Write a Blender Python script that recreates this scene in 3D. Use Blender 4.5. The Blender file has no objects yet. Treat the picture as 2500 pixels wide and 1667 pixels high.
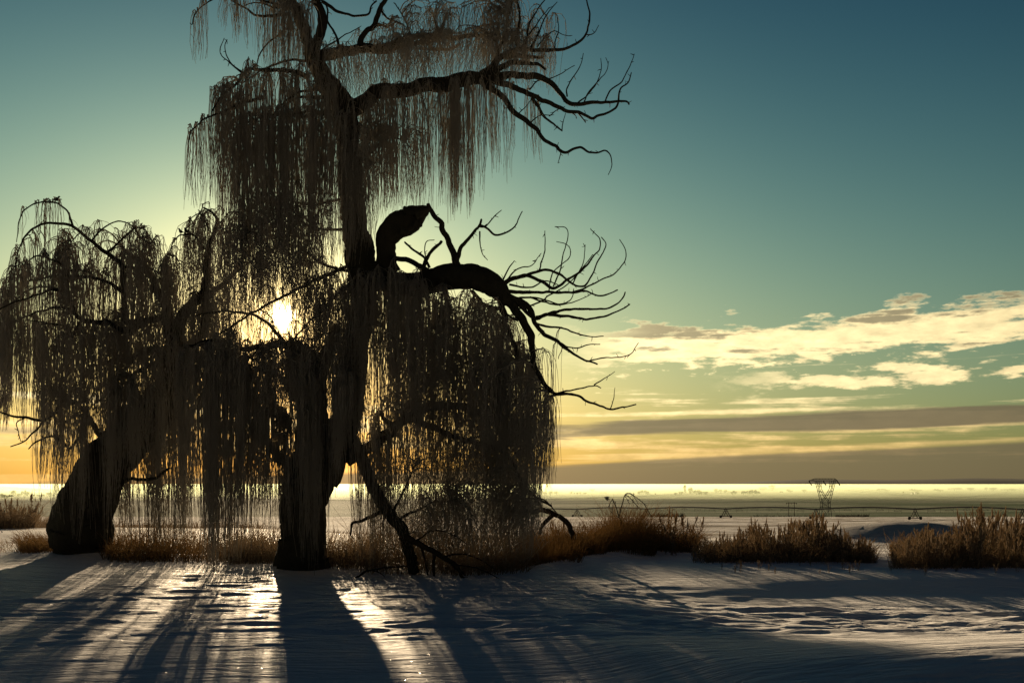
import bpy, bmesh, math, random
import numpy as np
from mathutils import Vector

rng = np.random.default_rng(7)
random.seed(7)
sc = bpy.context.scene
COL = sc.collection

# ------------------------------------------------------------------ camera
FPX, HORIZON, CAMZ = 2430.0, 1180.0, 1.6        # focal length in photo pixels (2500 wide), horizon row, eye height
cam = bpy.data.objects.new('camera', bpy.data.cameras.new('camera'))
COL.objects.link(cam); sc.camera = cam
cam.location = (0, 0, CAMZ); cam.rotation_euler = (math.pi/2, 0, 0)
cam.data.sensor_width = 36.0; cam.data.lens = 36.0*FPX/2500.0
cam.data.shift_y = (HORIZON-833.5)/2500.0
cam.data.clip_start = 0.1; cam.data.clip_end = 60000.0

def at(px, py, Y):
    """photo pixel + distance in metres -> point"""
    return np.array([(px-1250.0)/FPX*Y, Y, CAMZ+(HORIZON-py)/FPX*Y])

# ------------------------------------------------------------------ sun and sky
SUN_AZ, SUN_EL = math.radians(-13.09), math.radians(9.29)
SUN = Vector((math.sin(SUN_AZ)*math.cos(SUN_EL), math.cos(SUN_AZ)*math.cos(SUN_EL), math.sin(SUN_EL)))
sl = bpy.data.lights.new('sun', 'SUN'); sl.energy = 5.0; sl.angle = math.radians(0.55); sl.color = (1.0, 0.75, 0.46)
so = bpy.data.objects.new('sun', sl); COL.objects.link(so)
so.rotation_euler = SUN.to_track_quat('Z', 'Y').to_euler(); so.location = (0, 0, 30)

sc.view_settings.view_transform = 'Standard'; sc.view_settings.look = 'None'
sc.view_settings.exposure = 0.6; sc.view_settings.gamma = 1.0
sc.view_settings.use_curve_mapping = False
sc.cycles.use_denoising = True
sc.cycles.denoiser = 'OPENIMAGEDENOISE'; sc.cycles.denoising_input_passes = 'RGB_ALBEDO_NORMAL'; sc.cycles.denoising_prefilter = 'NONE'
sc.cycles.use_adaptive_sampling = False
sc.cycles.max_bounces = 6; sc.cycles.diffuse_bounces = 2; sc.cycles.glossy_bounces = 2
sc.cycles.transmission_bounces = 3; sc.cycles.volume_bounces = 0; sc.cycles.transparent_max_bounces = 4
sc.cycles.sample_clamp_indirect = 1.0

class S:
    """a node socket with arithmetic"""
    nt = None
    def __init__(s, v): s.v = v
    @staticmethod
    def m(op, *a, clamp=False):
        n = S.nt.nodes.new('ShaderNodeMath'); n.operation = op; n.use_clamp = clamp
        for i, x in enumerate(a):
            x = x.v if isinstance(x, S) else x
            if isinstance(x, (int, float)): n.inputs[i].default_value = x
            else: S.nt.links.new(x, n.inputs[i])
        return S(n.outputs[0])
    def __add__(s, o): return S.m('ADD', s, o)
    __radd__ = __add__
    def __sub__(s, o): return S.m('SUBTRACT', s, o)
    def __rsub__(s, o): return S.m('SUBTRACT', o, s)
    def __mul__(s, o): return S.m('MULTIPLY', s, o)
    __rmul__ = __mul__
    def __truediv__(s, o): return S.m('DIVIDE', s, o)
def link(a, b): S.nt.links.new(a.v if isinstance(a, S) else a, b)
def node(t, **kw):
    n = S.nt.nodes.new(t)
    for k, v in kw.items(): setattr(n, k, v)
    return n
def smooth(x, a, b):
    n = node('ShaderNodeMapRange', interpolation_type='SMOOTHSTEP')
    for i, v in enumerate((x, a, b)):
        v = v.v if isinstance(v, S) else v
        if isinstance(v, (int, float)): n.inputs[i].default_value = v
        else: link(v, n.inputs[i])
    return S(n.outputs[0])
def xyz(x, y, z):
    n = node('ShaderNodeCombineXYZ')
    for i, v in enumerate((x, y, z)):
        if isinstance(v, (int, float)): n.inputs[i].default_value = v
        else: link(v, n.inputs[i])
    return S(n.outputs[0])
def noise(vec, scale, detail=3, rough=0.55, dist=0.0):
    n = node('ShaderNodeTexNoise'); link(vec, n.inputs['Vector'])
    n.inputs['Scale'].default_value = scale; n.inputs['Detail'].default_value = detail
    n.inputs['Roughness'].default_value = rough; n.inputs['Distortion'].default_value = dist
    return S(n.outputs['Fac'])
def mix(f, a, b):
    n = node('ShaderNodeMix', data_type='RGBA', clamp_factor=True)
    for i, v in ((0, f), (6, a), (7, b)):
        if isinstance(v, S): link(v, n.inputs[i])
        elif isinstance(v, (int, float)): n.inputs[i].default_value = v
        else: n.inputs[i].default_value = (*v[:3], 1)
    return S(n.outputs[2])
def combine(r, g, b):
    n = node('ShaderNodeCombineColor')
    for i, v in enumerate((r, g, b)): link(v, n.inputs[i])
    return S(n.outputs[0])
def cadd(a, b, op='ADD'):
    n = node('ShaderNodeVectorMath', operation=op); link(a, n.inputs[0])
    if isinstance(b, S): link(b, n.inputs[1])
    else: n.inputs[1].default_value = b
    return S(n.outputs[0])
def cscale(a, f):
    n = node('ShaderNodeVectorMath', operation='SCALE'); link(a, n.inputs[0])
    if isinstance(f, S): link(f, n.inputs['Scale'])
    else: n.inputs['Scale'].default_value = f
    return S(n.outputs[0])

world = bpy.data.worlds.new('World'); sc.world = world; world.use_nodes = True
def build_world():
    S.nt = nt = world.node_tree; nt.nodes.clear()
    tc = node('ShaderNodeTexCoord'); sep = node('ShaderNodeSeparateXYZ'); link(tc.outputs['Generated'], sep.inputs[0])
    x, y, z = (S(sep.outputs[i]) for i in range(3))
    deg = 180/math.pi
    dot = node('ShaderNodeVectorMath', operation='DOT_PRODUCT'); link(tc.outputs['Generated'], dot.inputs[0]); dot.inputs[1].default_value = SUN
    th = S.m('ARCCOSINE', S.m('MINIMUM', S(dot.outputs['Value']), 1.0))*deg
    el = S.m('ARCSINE', z)*deg
    az = S.m('ARCTAN2', x, y)*deg
    elc = S.m('MAXIMUM', el, 0.0)
    # clear sky: glow round the sun, gold towards the horizon, deep teal away from both
    K = [[-1.905, 4.469, -1.131, -3.722], [-1.379, 3.07, -1.49, -2.453], [-1.668, 2.063, -2.498, -1.434]]
    b1 = S.m('EXPONENT', th*(-1/36)); b2 = S.m('EXPONENT', elc*(-1/4)); b3 = S.m('MINIMUM', elc*(1/25), 1.5); b4 = smooth(th, 35.0, 110.0)
    ch = [S.m('EXPONENT', b1*k[1]+b2*k[2]+b3*k[3]+b4*-1.5+k[0]) for k in K]
    clear = combine(*ch)
    # ---- clouds, laid out by azimuth and elevation in degrees
    v3 = xyz(az*0.10, el*0.55, 0.0)
    n1 = noise(v3, 1.0, 6, 0.6)                       # stretched billows
    n2 = noise(xyz(az*0.35+7.0, el*1.4, 0.3), 1.0, 6, 0.62)
    n3 = noise(xyz(az*0.05+3.0, el*1.5, 0.7), 1.0, 5, 0.6, 0.3)     # long streaks
    n4 = noise(xyz(az*0.9, el*2.4, 1.7), 1.0, 5, 0.6)
    right = smooth(az, 1.0, 12.0)
    def band(c, slope, half, nz, amp, soft=0.25):
        """a cloud bank round elevation c (+slope*azimuth), edges broken up by a noise"""
        d = S.m('ABSOLUTE', el-(az*slope+c))
        return smooth((nz-0.5)*amp-d+half, 0.0, soft)
    # dark low stratus just above the horizon, and a second long bar over it
    lowtop = az*0.042+1.05+(n3-0.5)*1.0
    low = smooth(lowtop-el, -0.06, 0.22)
    bar = band(3.05, 0.021, 0.58, n3, 1.5, 0.25)*smooth(az+(n1-0.5)*20.0, -2.0, 5.0)
    barL = band(2.75, 0.0, 0.28, n3, 0.9, 0.25)*smooth(-1.0*az, 20.0, 25.0)
    # bright streaks hugging the tops of the stratus
    rim1 = smooth((n3-0.5)*1.6+0.35-S.m('ABSOLUTE', el-(lowtop+0.16)), 0.0, 0.35)
    rim2 = band(3.78, 0.018, 0.14, n1, 1.5, 0.22)*smooth(az, -2.0, 6.0)
    streak = smooth(n3*0.75+n2*0.25-S.m('ABSOLUTE', el-2.9)*0.045, 0.44, 0.56)*smooth(el, 0.6, 1.2)
    # broken altocumulus: an upper raft and a lower one
    raft1 = band(7.25, 0.045, 1.25, n2, 4.8, 0.6)*smooth(az+(n1-0.5)*6.0, 2.0, 8.0)*smooth(46.0-az, 0.0, 12.0)
    raft2 = band(5.5, 0.010, 0.62, n2, 3.8, 0.45)*smooth(az+(n1-0.5)*10.0, 11.0, 20.0)
    puffs = smooth(n4*0.6+n1*0.4-S.m('ABSOLUTE', el-6.6)*0.05, 0.545, 0.63)*smooth(az, 2.0, 7.0)
    bright = S.m('MAXIMUM', S.m('MAXIMUM', raft1, raft2), S.m('MAXIMUM', puffs*0.85, streak*0.92), clamp=True)
    # sunlit cloud colour, stronger towards the sun
    g = S.m('EXPONENT', th*(-1/30))
    lit = cscale(xyz(1.05, 0.83, 0.42), g*1.6+0.60)
    lit = mix(smooth(el, 1.5, 5.5), cscale(xyz(1.0, 0.66, 0.24), g*1.3+0.42), lit)
    lit = cscale(lit, n4*0.9+n2*0.5+0.32)
    core = smooth((n2-0.5)*1.2+(n3-0.5)*1.2+(el-(az*0.045+7.5))*0.12, 0.02, 0.22)
    cloud = mix(core*raft1*0.85, lit, cscale(xyz(0.30, 0.25, 0.145), g*0.8+0.45))
    sky = mix(bright*0.92, clear, cloud)
    grey = cscale(xyz(0.255, 0.205, 0.115), g*1.0+0.36)
    greyd = S.m('MAXIMUM', S.m('MAXIMUM', bar, barL), low*0.93, clamp=True)
    sky = mix(greyd*0.93*smooth(n3+az*0.012, 0.05, 0.45), sky, grey)
    sky = mix(S.m('MAXIMUM', rim2*0.8, rim1*0.55*smooth(az, -60.0, 10.0), clamp=True)*(1.0-low*0.75), sky, cscale(lit, 1.0))
    # the sun's own disc and aureole
    disc = S.m('EXPONENT', S.m('POWER', th*(1/0.55), 2.0)*-1.0)*14.0 + S.m('EXPONENT', th*(-1/1.6))*1.5 + S.m('EXPONENT', th*(-1/5.0))*0.22
    sky = cadd(sky, cscale(xyz(1.0, 0.74, 0.32), disc))
    # a little of the physical sky, so that the light from outside the frame follows it
    ns = node('ShaderNodeTexSky', sky_type='NISHITA', sun_disc=False, sun_elevation=SUN_EL, sun_rotation=SUN_AZ, dust_density=2.0, ozone_density=3.0)
    sky = cadd(sky, cscale(S(ns.outputs[0]), 0.05*0.05))
    bg = node('ShaderNodeBackground'); link(sky, bg.inputs[0]); bg.inputs[1].default_value = 0.66
    out = node('ShaderNodeOutputWorld'); link(bg.outputs[0], out.inputs[0])
build_world()
world.cycles.sampling_method = 'MANUAL'; world.cycles.sample_map_resolution = 1024

# ------------------------------------------------------------------ materials
def material(name):
    m = bpy.data.materials.new(name); m.use_nodes = True
    S.nt = m.node_tree; m.node_tree.nodes.clear()
    return m, node('ShaderNodeOutputMaterial')
def position():
    g = node('ShaderNodeNewGeometry'); return S(g.outputs['Position'])
def bump(h, dist, strength=1.0):
    b = node('ShaderNodeBump'); b.inputs['Distance'].default_value = dist; b.inputs['Strength'].default_value = strength
    link(h, b.inputs['Height']); return b.outputs[0]
def principled(color, rough=0.8, spec=0.3, normal=None, **kw):
    p = node('ShaderNodeBsdfPrincipled')
    if isinstance(color, S): link(color, p.inputs['Base Color'])
    else: p.inputs['Base Color'].default_value = (*color, 1)
    if isinstance(rough, S): link(rough, p.inputs['Roughness'])
    else: p.inputs['Roughness'].default_value = rough
    p.inputs['Specular IOR Level'].default_value = spec
    if normal is not None: link(normal, p.inputs['Normal'])
    for k, v in kw.items(): p.inputs[k].default_value = v
    return p
M = {}
def mk_snow():
    m, out = material('snow')
    p = position(); sep = node('ShaderNodeSeparateXYZ'); link(p, sep.inputs[0])
    x, y = S(sep.outputs[0]), S(sep.outputs[1])
    # wind crust: fine ripples across the wind, crystals
    rip = noise(xyz(x*2.2, y*11.0, 0.0), 1.0, 4, 0.6, 0.4)
    rip2 = noise(xyz(x*0.5, y*2.4, 0.0), 1.0, 4, 0.6, 0.4)
    grain = noise(p, 160.0, 2, 0.7)
    far = smooth(y, 18.0, 60.0); far2 = smooth(y, 60.0, 400.0)
    rip3 = noise(xyz(x*0.06, y*0.22, 0.0), 1.0, 5, 0.65, 0.3)
    h = rip*(1.0-far)*0.055 + rip2*0.08 + grain*(1.0-far)*0.0012 + rip3*far2*1.6
    nrm = bump(h, 1.0, 0.9)
    # fields of the far plain: stubble and bare soil showing through thin snow
    f1 = noise(xyz(x*0.0008, y*0.0040, 0.0), 1.0, 4, 0.6)
    f2 = noise(xyz(x*0.004, y*0.012, 2.0), 1.0, 5, 0.7)
    plain = smooth(y, 480.0, 560.0)*smooth(f1*0.5+f2*0.5-S.m('MINIMUM', y, 4000.0)*0.00007, 0.27, 0.44)
    dirt = noise(xyz(x*0.35, y*0.9, 4.0), 1.0, 6, 0.7)
    col = mix(dirt*0.35, (0.88, 0.87, 0.88), (0.74, 0.73, 0.74))
    row = noise(xyz(x*0.035, y*0.20, 8.0), 1.0, 7, 0.75, 0.25)
    col = mix(smooth(row, 0.43, 0.56)*smooth(y, 23.5, 40.0)*0.85, col, (0.16, 0.13, 0.095))
    col = mix(smooth(y, 500.0, 900.0)*0.75, col, (0.30, 0.34, 0.22))
    col = mix(plain, col, (0.09, 0.13, 0.075))
    rough = S.m('ADD', grain*0.2+0.46, far*0.35)
    b = principled(col, rough, 0.025, nrm)
    # loose ice crystals that flash in the sun
    vo = node('ShaderNodeTexVoronoi'); link(p, vo.inputs['Vector']); vo.inputs['Scale'].default_value = 170.0
    vc = S(vo.outputs['Color']); sv = node('ShaderNodeSeparateColor'); link(vc, sv.inputs[0])
    gm = node('ShaderNodeNewGeometry')
    nn = cadd(cscale(cadd(vc, (-0.5, -0.5, -0.5)), 1.1), S(gm.outputs['Normal']))
    nv = node('ShaderNodeVectorMath', operation='NORMALIZE'); link(nn, nv.inputs[0])
    gl = node('ShaderNodeBsdfGlossy'); gl.inputs['Color'].default_value = (0.9, 0.9, 0.9, 1); gl.inputs['Roughness'].default_value = 0.16; link(nv.outputs[0], gl.inputs['Normal'])
    wh = node('ShaderNodeTexWhiteNoise'); link(vc, wh.inputs['Vector'])
    mk = S.m('GREATER_THAN', S(wh.outputs['Value']), 0.985)*(1.0-far)*0.16
    ms = node('ShaderNodeMixShader'); link(mk, ms.inputs[0]); link(b.outputs[0], ms.inputs[1]); link(gl.outputs[0], ms.inputs[2])
    link(ms.outputs[0], out.inputs[0]); M['snow'] = m
mk_snow()
def mk_bark(name, c1, c2, scale):
    m, out = material(name)
    tc = node('ShaderNodeTexCoord'); sep = node('ShaderNodeSeparateXYZ'); link(tc.outputs['Object'], sep.inputs[0])
    v = xyz(S(sep.outputs[0])*1.0, S(sep.outputs[1])*1.0, S(sep.outputs[2])*0.22)
    n = noise(v, scale, 6, 0.65, 0.8); n2 = noise(S(tc.outputs['Object']), scale*0.25, 3)
    col = mix(n2, c1, c2)
    b = principled(col, 0.9, 0.15, bump(n, 0.06, 1.0))
    link(b.outputs[0], out.inputs[0]); M[name] = m
mk_bark('bark', (0.024, 0.021, 0.016), (0.050, 0.050, 0.036), 14.0)
mk_bark('dead_bark', (0.030, 0.025, 0.019), (0.06, 0.05, 0.038), 18.0)
def mk_twig(name, c1, c2, trans, tw):
    """thin frosted stems: light comes through their rime when they stand against the sun"""
    m, out = material(name)
    n = noise(position(), 3.0, 2)
    col = mix(n, c1, c2)
    d = node('ShaderNodeBsdfDiffuse'); link(col, d.inputs[0])
    t = node('ShaderNodeBsdfTranslucent'); t.inputs[0].default_value = (*trans, 1)
    mx = node('ShaderNodeMixShader'); mx.inputs[0].default_value = tw
    link(d.outputs[0], mx.inputs[1]); link(t.outputs[0], mx.inputs[2]); link(mx.outputs[0], out.inputs[0]); M[name] = m
mk_twig('twig', (0.26, 0.245, 0.215), (0.45, 0.445, 0.42), (0.44, 0.40, 0.34), 0.42)
mk_twig('dry_grass', (0.16, 0.105, 0.05), (0.30, 0.21, 0.11), (0.42, 0.31, 0.18), 0.5)
mk_twig('dry_weed', (0.17, 0.135, 0.10), (0.36, 0.31, 0.25), (0.50, 0.40, 0.28), 0.5)
mk_twig('far_leaf', (0.045, 0.05, 0.035), (0.08, 0.08, 0.055), (0.05, 0.05, 0.03), 0.2)
def mk_plain(name, col, rough=0.6, spec=0.3, metal=0.0):
    m, out = material(name)
    n = noise(position(), 2.0, 4)
    c = mix(n, tuple(0.75*v for v in col), tuple(min(1, 1.2*v) for v in col))
    b = principled(c, rough, spec, Metallic=metal); link(b.outputs[0], out.inputs[0]); M[name] = m
mk_plain('steel', (0.16, 0.165, 0.16), 0.6, 0.4)
mk_plain('galvanised', (0.10, 0.10, 0.095), 0.55, 0.4)
mk_plain('rubber', (0.02, 0.02, 0.02), 0.9, 0.2)
mk_plain('pole_wood', (0.07, 0.05, 0.035), 0.9, 0.1)
mk_plain('feather', (0.03, 0.027, 0.024), 0.8, 0.2)
mk_plain('barn_wall', (0.55, 0.55, 0.55), 0.8, 0.2)
mk_plain('barn_roof', (0.10, 0.09, 0.09), 0.8, 0.2)
mk_plain('hill', (0.13, 0.135, 0.12), 0.95, 0.1)
m, out = material('ice')
b = principled((0.9, 0.95, 1.0), 0.08, 0.5); b.inputs['Transmission Weight'].default_value = 0.8; b.inputs['IOR'].default_value = 1.31
link(b.outputs[0], out.inputs[0]); M['ice'] = m
m, out = material('fog')
v = node('ShaderNodeVolumePrincipled'); v.inputs['Color'].default_value = (0.82, 0.95, 0.64, 1)
v.inputs['Density'].default_value = 0.00038; v.inputs['Anisotropy'].default_value = 0.55
link(v.outputs[0], out.inputs['Volume']); M['fog'] = m

# ------------------------------------------------------------------ mesh helpers
def tag(o, label=None, cat=None, group=None, kind=None):
    if label: o['label'] = label
    if cat: o['category'] = cat
    if group: o['group'] = group
    if kind: o['kind'] = kind
    return o
def obj(name, me, mat, parent=None):
    if mat and not me.materials: me.materials.append(M[mat])
    o = bpy.data.objects.new(name, me); COL.objects.link(o)
    if parent is not None:
        o.parent = parent; o.location = -Vector(parent.location) if me.get('world') else (0, 0, 0)
    return o
def empty(name, loc):
    o = bpy.data.objects.new(name, None); COL.objects.link(o); o.location = loc; o.empty_display_size = 0.3
    return o
def mesh_np(name, verts, quads, smooth_=True, tris=None):
    me = bpy.data.meshes.new(name); me['world'] = 1
    verts = np.asarray(verts, np.float32).reshape(-1, 3); me.vertices.add(len(verts)); me.vertices.foreach_set('co', verts.ravel())
    quads = np.zeros((0, 4), np.int32) if quads is None else np.asarray(quads, np.int32).reshape(-1, 4)
    tris = np.zeros((0, 3), np.int32) if tris is None else np.asarray(tris, np.int32).reshape(-1, 3)
    li = np.concatenate([quads.ravel(), tris.ravel()]); me.loops.add(len(li)); me.loops.foreach_set('vertex_index', li)
    tot = np.concatenate([np.full(len(quads), 4, np.int32), np.full(len(tris), 3, np.int32)])
    st = np.concatenate([[0], np.cumsum(tot)[:-1]]).astype(np.int32) if len(tot) else tot
    me.polygons.add(len(tot)); me.polygons.foreach_set('loop_start', st)
    if smooth_: me.polygons.foreach_set('use_smooth', np.ones(len(tot), bool))
    me.update(calc_edges=True); me.validate()
    return me
def frames(P):
    """tangents and two normals along paths P[...,K,3]"""
    T = np.gradient(P, axis=-2); T /= np.linalg.norm(T, axis=-1, keepdims=True)+1e-9
    ref = np.where(np.abs(T[..., 1:2]) > 0.9, np.array([1.0, 0, 0]), np.array([0, 1.0, 0]))
    A = np.cross(T, ref); A /= np.linalg.norm(A, axis=-1, keepdims=True)+1e-9
    return T, A, np.cross(T, A)
def tubes(P, R, sides=3, cap=False):
    """many equal-length tubes: P[N,K,3], R[N,K] -> verts, quads"""
    N, K = R.shape
    T, A, B = frames(P)
    ang = np.arange(sides)*2*math.pi/sides
    V = P[:, :, None, :] + R[:, :, None, None]*(np.cos(ang)[None, None, :, None]*A[:, :, None, :]+np.sin(ang)[None, None, :, None]*B[:, :, None, :])
    idx = np.arange(N*K*sides).reshape(N, K, sides); nx = np.roll(idx, -1, 2)
    Q = np.stack([idx[:, :-1], nx[:, :-1], nx[:, 1:], idx[:, 1:]], -1)
    return V.reshape(-1, 3), Q.reshape(-1, 4)
def hashf(i, j, k):
    n = (i*374761393+j*668265263+k*2147483647+1013904223) & 0xFFFFFFFF
    n = ((n ^ (n >> 13))*1274126177) & 0xFFFFFFFF
    return ((n ^ (n >> 16)) & 0xFFFFFF)/float(0xFFFFFF)*2-1
def vnoise(x, y, seed=0):
    xi, yi = np.floor(x).astype(np.int64), np.floor(y).astype(np.int64)
    fx, fy = x-xi, y-yi; u, v = fx*fx*fx*(fx*(fx*6-15)+10), fy*fy*fy*(fy*(fy*6-15)+10)
    a, b, c, d = (hashf(xi+i, yi+j, seed) for i, j in ((0, 0), (1, 0), (0, 1), (1, 1)))
    return a+(b-a)*u+(c-a)*v+(a-b-c+d)*u*v
def fbm(x, y, seed=0, oct=3, g=0.5):
    s, a = 0, 1.0
    for o in range(oct): s = s+a*vnoise(x*2**o+o*17.3, y*2**o-o*9.1, seed+o); a *= g
    return s
def spline(pts, step):
    """Catmull-Rom through rows of pts, resampled at about `step` in the first two columns"""
    p = np.asarray(pts, float)
    if len(p) == 2: p = np.array([p[0], (p[0]+p[1])/2, p[1]])
    q = np.vstack([2*p[0]-p[1], p, 2*p[-1]-p[-2]])
    out_ = []
    for i in range(1, len(q)-2):
        n = max(2, int(np.hypot(*(q[i+1]-q[i])[:2])/step)+1)
        t = np.linspace(0, 1, n, endpoint=False)[:, None]
        a, b_, c, d = q[i-1], q[i], q[i+1], q[i+2]
        out_.append(0.5*((2*b_)+(c-a)*t+(2*a-5*b_+4*c-d)*t**2+(3*b_-a-3*c+d)*t**3))
    out_.append(p[-1:]); return np.vstack(out_)

# ------------------------------------------------------------------ the ground
PY = np.array([-400, 0, 23, 30, 60, 120, 327, 490, 560, 680, 800, 900, 40000.0])
PZ = np.array([0, 0, 0, -0.3, -1.6, -3.9, -10.5, -14.6, -18.4, -25.5, -29.0, -29.4, -29.4])
def profile(y):
    k = [np.interp(y*s+o, PY, PZ) for s, o in ((1, 0), (0.94, 0), (1.06, 0), (0.97, -.5), (1.03, .5))]
    return sum(k)/5
def gauss(d, w): return np.exp(-(d/w)**2)
def height(x, y, fine=True):
    x = np.asarray(x, float); y = np.asarray(y, float)
    z = profile(y)
    near = 1/(1+np.exp((y-60)/12))
    z = z + 0.07*fbm(x/5.0, y/4.0, 1, 2)*near
    # left: a shelf behind the first tree
    z = z + 0.55*gauss(y-40, 14)/(1+np.exp((x+7)/1.5))
    # right foreground: a smooth drift crest, a scoured bowl behind it, a rise under the weeds
    s = 1/(1+np.exp(-(x-1.0)/0.8))
    yc = 9.9-1.15*np.clip(x-0.5, 0, 1.45)+0.12*np.sin(x*1.3)
    z = z + s*np.where(y > yc, 0.10*gauss(y-yc, 1.2)+0.14*np.clip(1-(y-yc)/6.5, 0, 1), 0.24*gauss(y-yc, 0.95))
    z = z - 0.05*gauss(x-4.5, 3.8)*gauss(y-12.0, 2.0)
    e_ = 1/(1+np.exp(-(x-2.2)/0.7)); yb = 15.2+0.10*x+0.35*vnoise(x/1.7, x*0, 21)
    z = z + e_*(0.26/(1+np.exp(-(y-yb)/0.30))-0.20)*np.clip((27-y)/6, 0, 1)*np.clip((y-10.5)/3, 0, 1)
    # drift tail off the foot of the big tree
    t = np.clip((x-0.3)/3.2, 0, 1); z = z + 0.13*gauss(y-(17.6+5.2*t), 0.9)*gauss(x-1.9, 1.8)
    # drift with a scooped face behind the weeds
    z = z + 0.75*np.where(y < 33, gauss(y-33, 2.0), gauss(y-33, 9.0))*gauss(x-13.2, 4.0)
    # the bank falls away towards the photographer
    z = z - 0.24/(1+np.exp((y-8.9-0.25*np.sin(x*0.7))/0.5))*(1-s)
    # mounds at the feet of the trees
    for cx, cy, w, a in ((-9.4, 21.6, 1.6, 0.10), (-4.0, 19.0, 1.4, 0.08)):
        z = z + a*gauss(np.hypot(x-cx, y-cy), w)
    # sastrugi
    m = np.clip(0.45+0.8*vnoise(x/4.0, y/2.2, 5)+0.75*gauss(x-4.3, 4)*gauss(y-12.2, 2.6), 0.05, 1.3)
    w = 0.35*vnoise(x/2.0, y/1.5, 6)
    z = z + near*m*(0.026*fbm(x/0.8+w, y/0.26, 7, 3)+0.016*vnoise(x/0.42+w, y/0.12, 9)+0.011*vnoise(x/0.2, y/0.06, 10))
    z = z + (1-near)*(0.18*fbm(x/14, y/5.0, 11, 3)*np.clip(1.2-y/900, 0, 1))*np.clip((y-20)/40, 0, 1)
    return z
def gz(x, y): return float(height(np.array([x]), np.array([y]))[0])
def build_ground():
    ys = [-150, -60, -25, -10, -3, 1.0]
    y = 3.0
    while y < 16500:
        ys.append(y); y += 0.009+0.00028*y**2 if y < 30 else (0.013*y if y < 700 else 0.05*y)
    ys = np.array(ys+[17000.0])
    t = np.linspace(-1, 1, 390); t = np.sign(t)*np.abs(t)**1.25
    Wd = 13+0.95*np.abs(ys)
    X = t[None, :]*Wd[:, None]+0.0*ys[:, None]; Y = np.repeat(ys[:, None], len(t), 1)
    Z = height(X, Y)
    V = np.stack([X, Y, Z], -1)
    i = np.arange(len(ys)*len(t)).reshape(len(ys), len(t))
    Q = np.stack([i[:-1, :-1], i[:-1, 1:], i[1:, 1:], i[1:, :-1]], -1)
    o = obj('snow_ground', mesh_np('snow_ground', V, Q), 'snow')
    tag(o, kind='structure'); return len(ys)
nrow = build_ground()

def build_hills():
    px = np.array([-9000, -4000, -800, 0, 900, 1500, 1740, 1840, 1900, 1990, 2060, 2110, 2260, 2300, 2400, 2480, 2560, 2900, 3600, 5000, 9000])
    py = np.array([1184, 1181, 1182, 1183, 1183, 1182, 1180.5, 1177, 1172, 1167.5, 1169.5, 1173, 1171.5, 1167.5, 1166, 1168.5, 1171, 1166, 1172, 1168, 1176])
    q = np.linspace(-9000, 9000, 420); r = np.interp(q, px, py); r = np.convolve(np.pad(r, 2, 'edge'), np.ones(5)/5, 'valid')+0.5*vnoise(q/30, q*0, 3)
    rows = []
    for Yd, f in ((14200, 0.0), (14800, 0.55), (15400, 1.0), (16600, 0.4), (16900, 0.0)):
        top = CAMZ+(HORIZON-r)/FPX*15400
        rows.append(np.stack([(q-1250)/FPX*15400, np.full_like(q, Yd), -30+f*(top+30)], -1))
    V = np.array(rows); i = np.arange(V.shape[0]*V.shape[1]).reshape(V.shape[:2])
    Q = np.stack([i[:-1, :-1], i[:-1, 1:], i[1:, 1:], i[1:, :-1]], -1)
    tag(obj('hills', mesh_np('hills', V, Q), 'hill'), kind='structure')
build_hills()

# ground fog lying in the valley; the camera's rise and the hills stand out of its level top
def build_fog():
    x, y0, y1, z0, z1 = 20000, 1800, 16950, -34, -4.6
    V = [(sx*x, yy, zz) for zz in (z0, z1) for yy in (y0, y1) for sx in (-1, 1)]
    Q = [(0, 2, 3, 1), (4, 5, 7, 6), (0, 1, 5, 4), (2, 6, 7, 3), (0, 4, 6, 2), (1, 3, 7, 5)]
    o = obj('haze', mesh_np('haze', V, Q, False), 'fog'); tag(o, kind='stuff')
    o['label'] = 'pale bank of ground fog glowing over the far plain'; o['category'] = 'fog'
build_fog()

# ------------------------------------------------------------------ trees
CROPS = {'1': (400, 0, .3188), '2': (900, 0, .3189), '3': (0, 450, .3507), '4': (800, 450, .3826), '5': (0, 950, .3189), '6': (600, 850, .3826),
         'f': (0, 0, 1.063), 'r': (1300, 1150, .1701)}
def conv(c, pts):
    ox, oy, s = CROPS[c]; return [(ox+p[0]*s, oy+p[1]*s) for p in pts]

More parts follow.
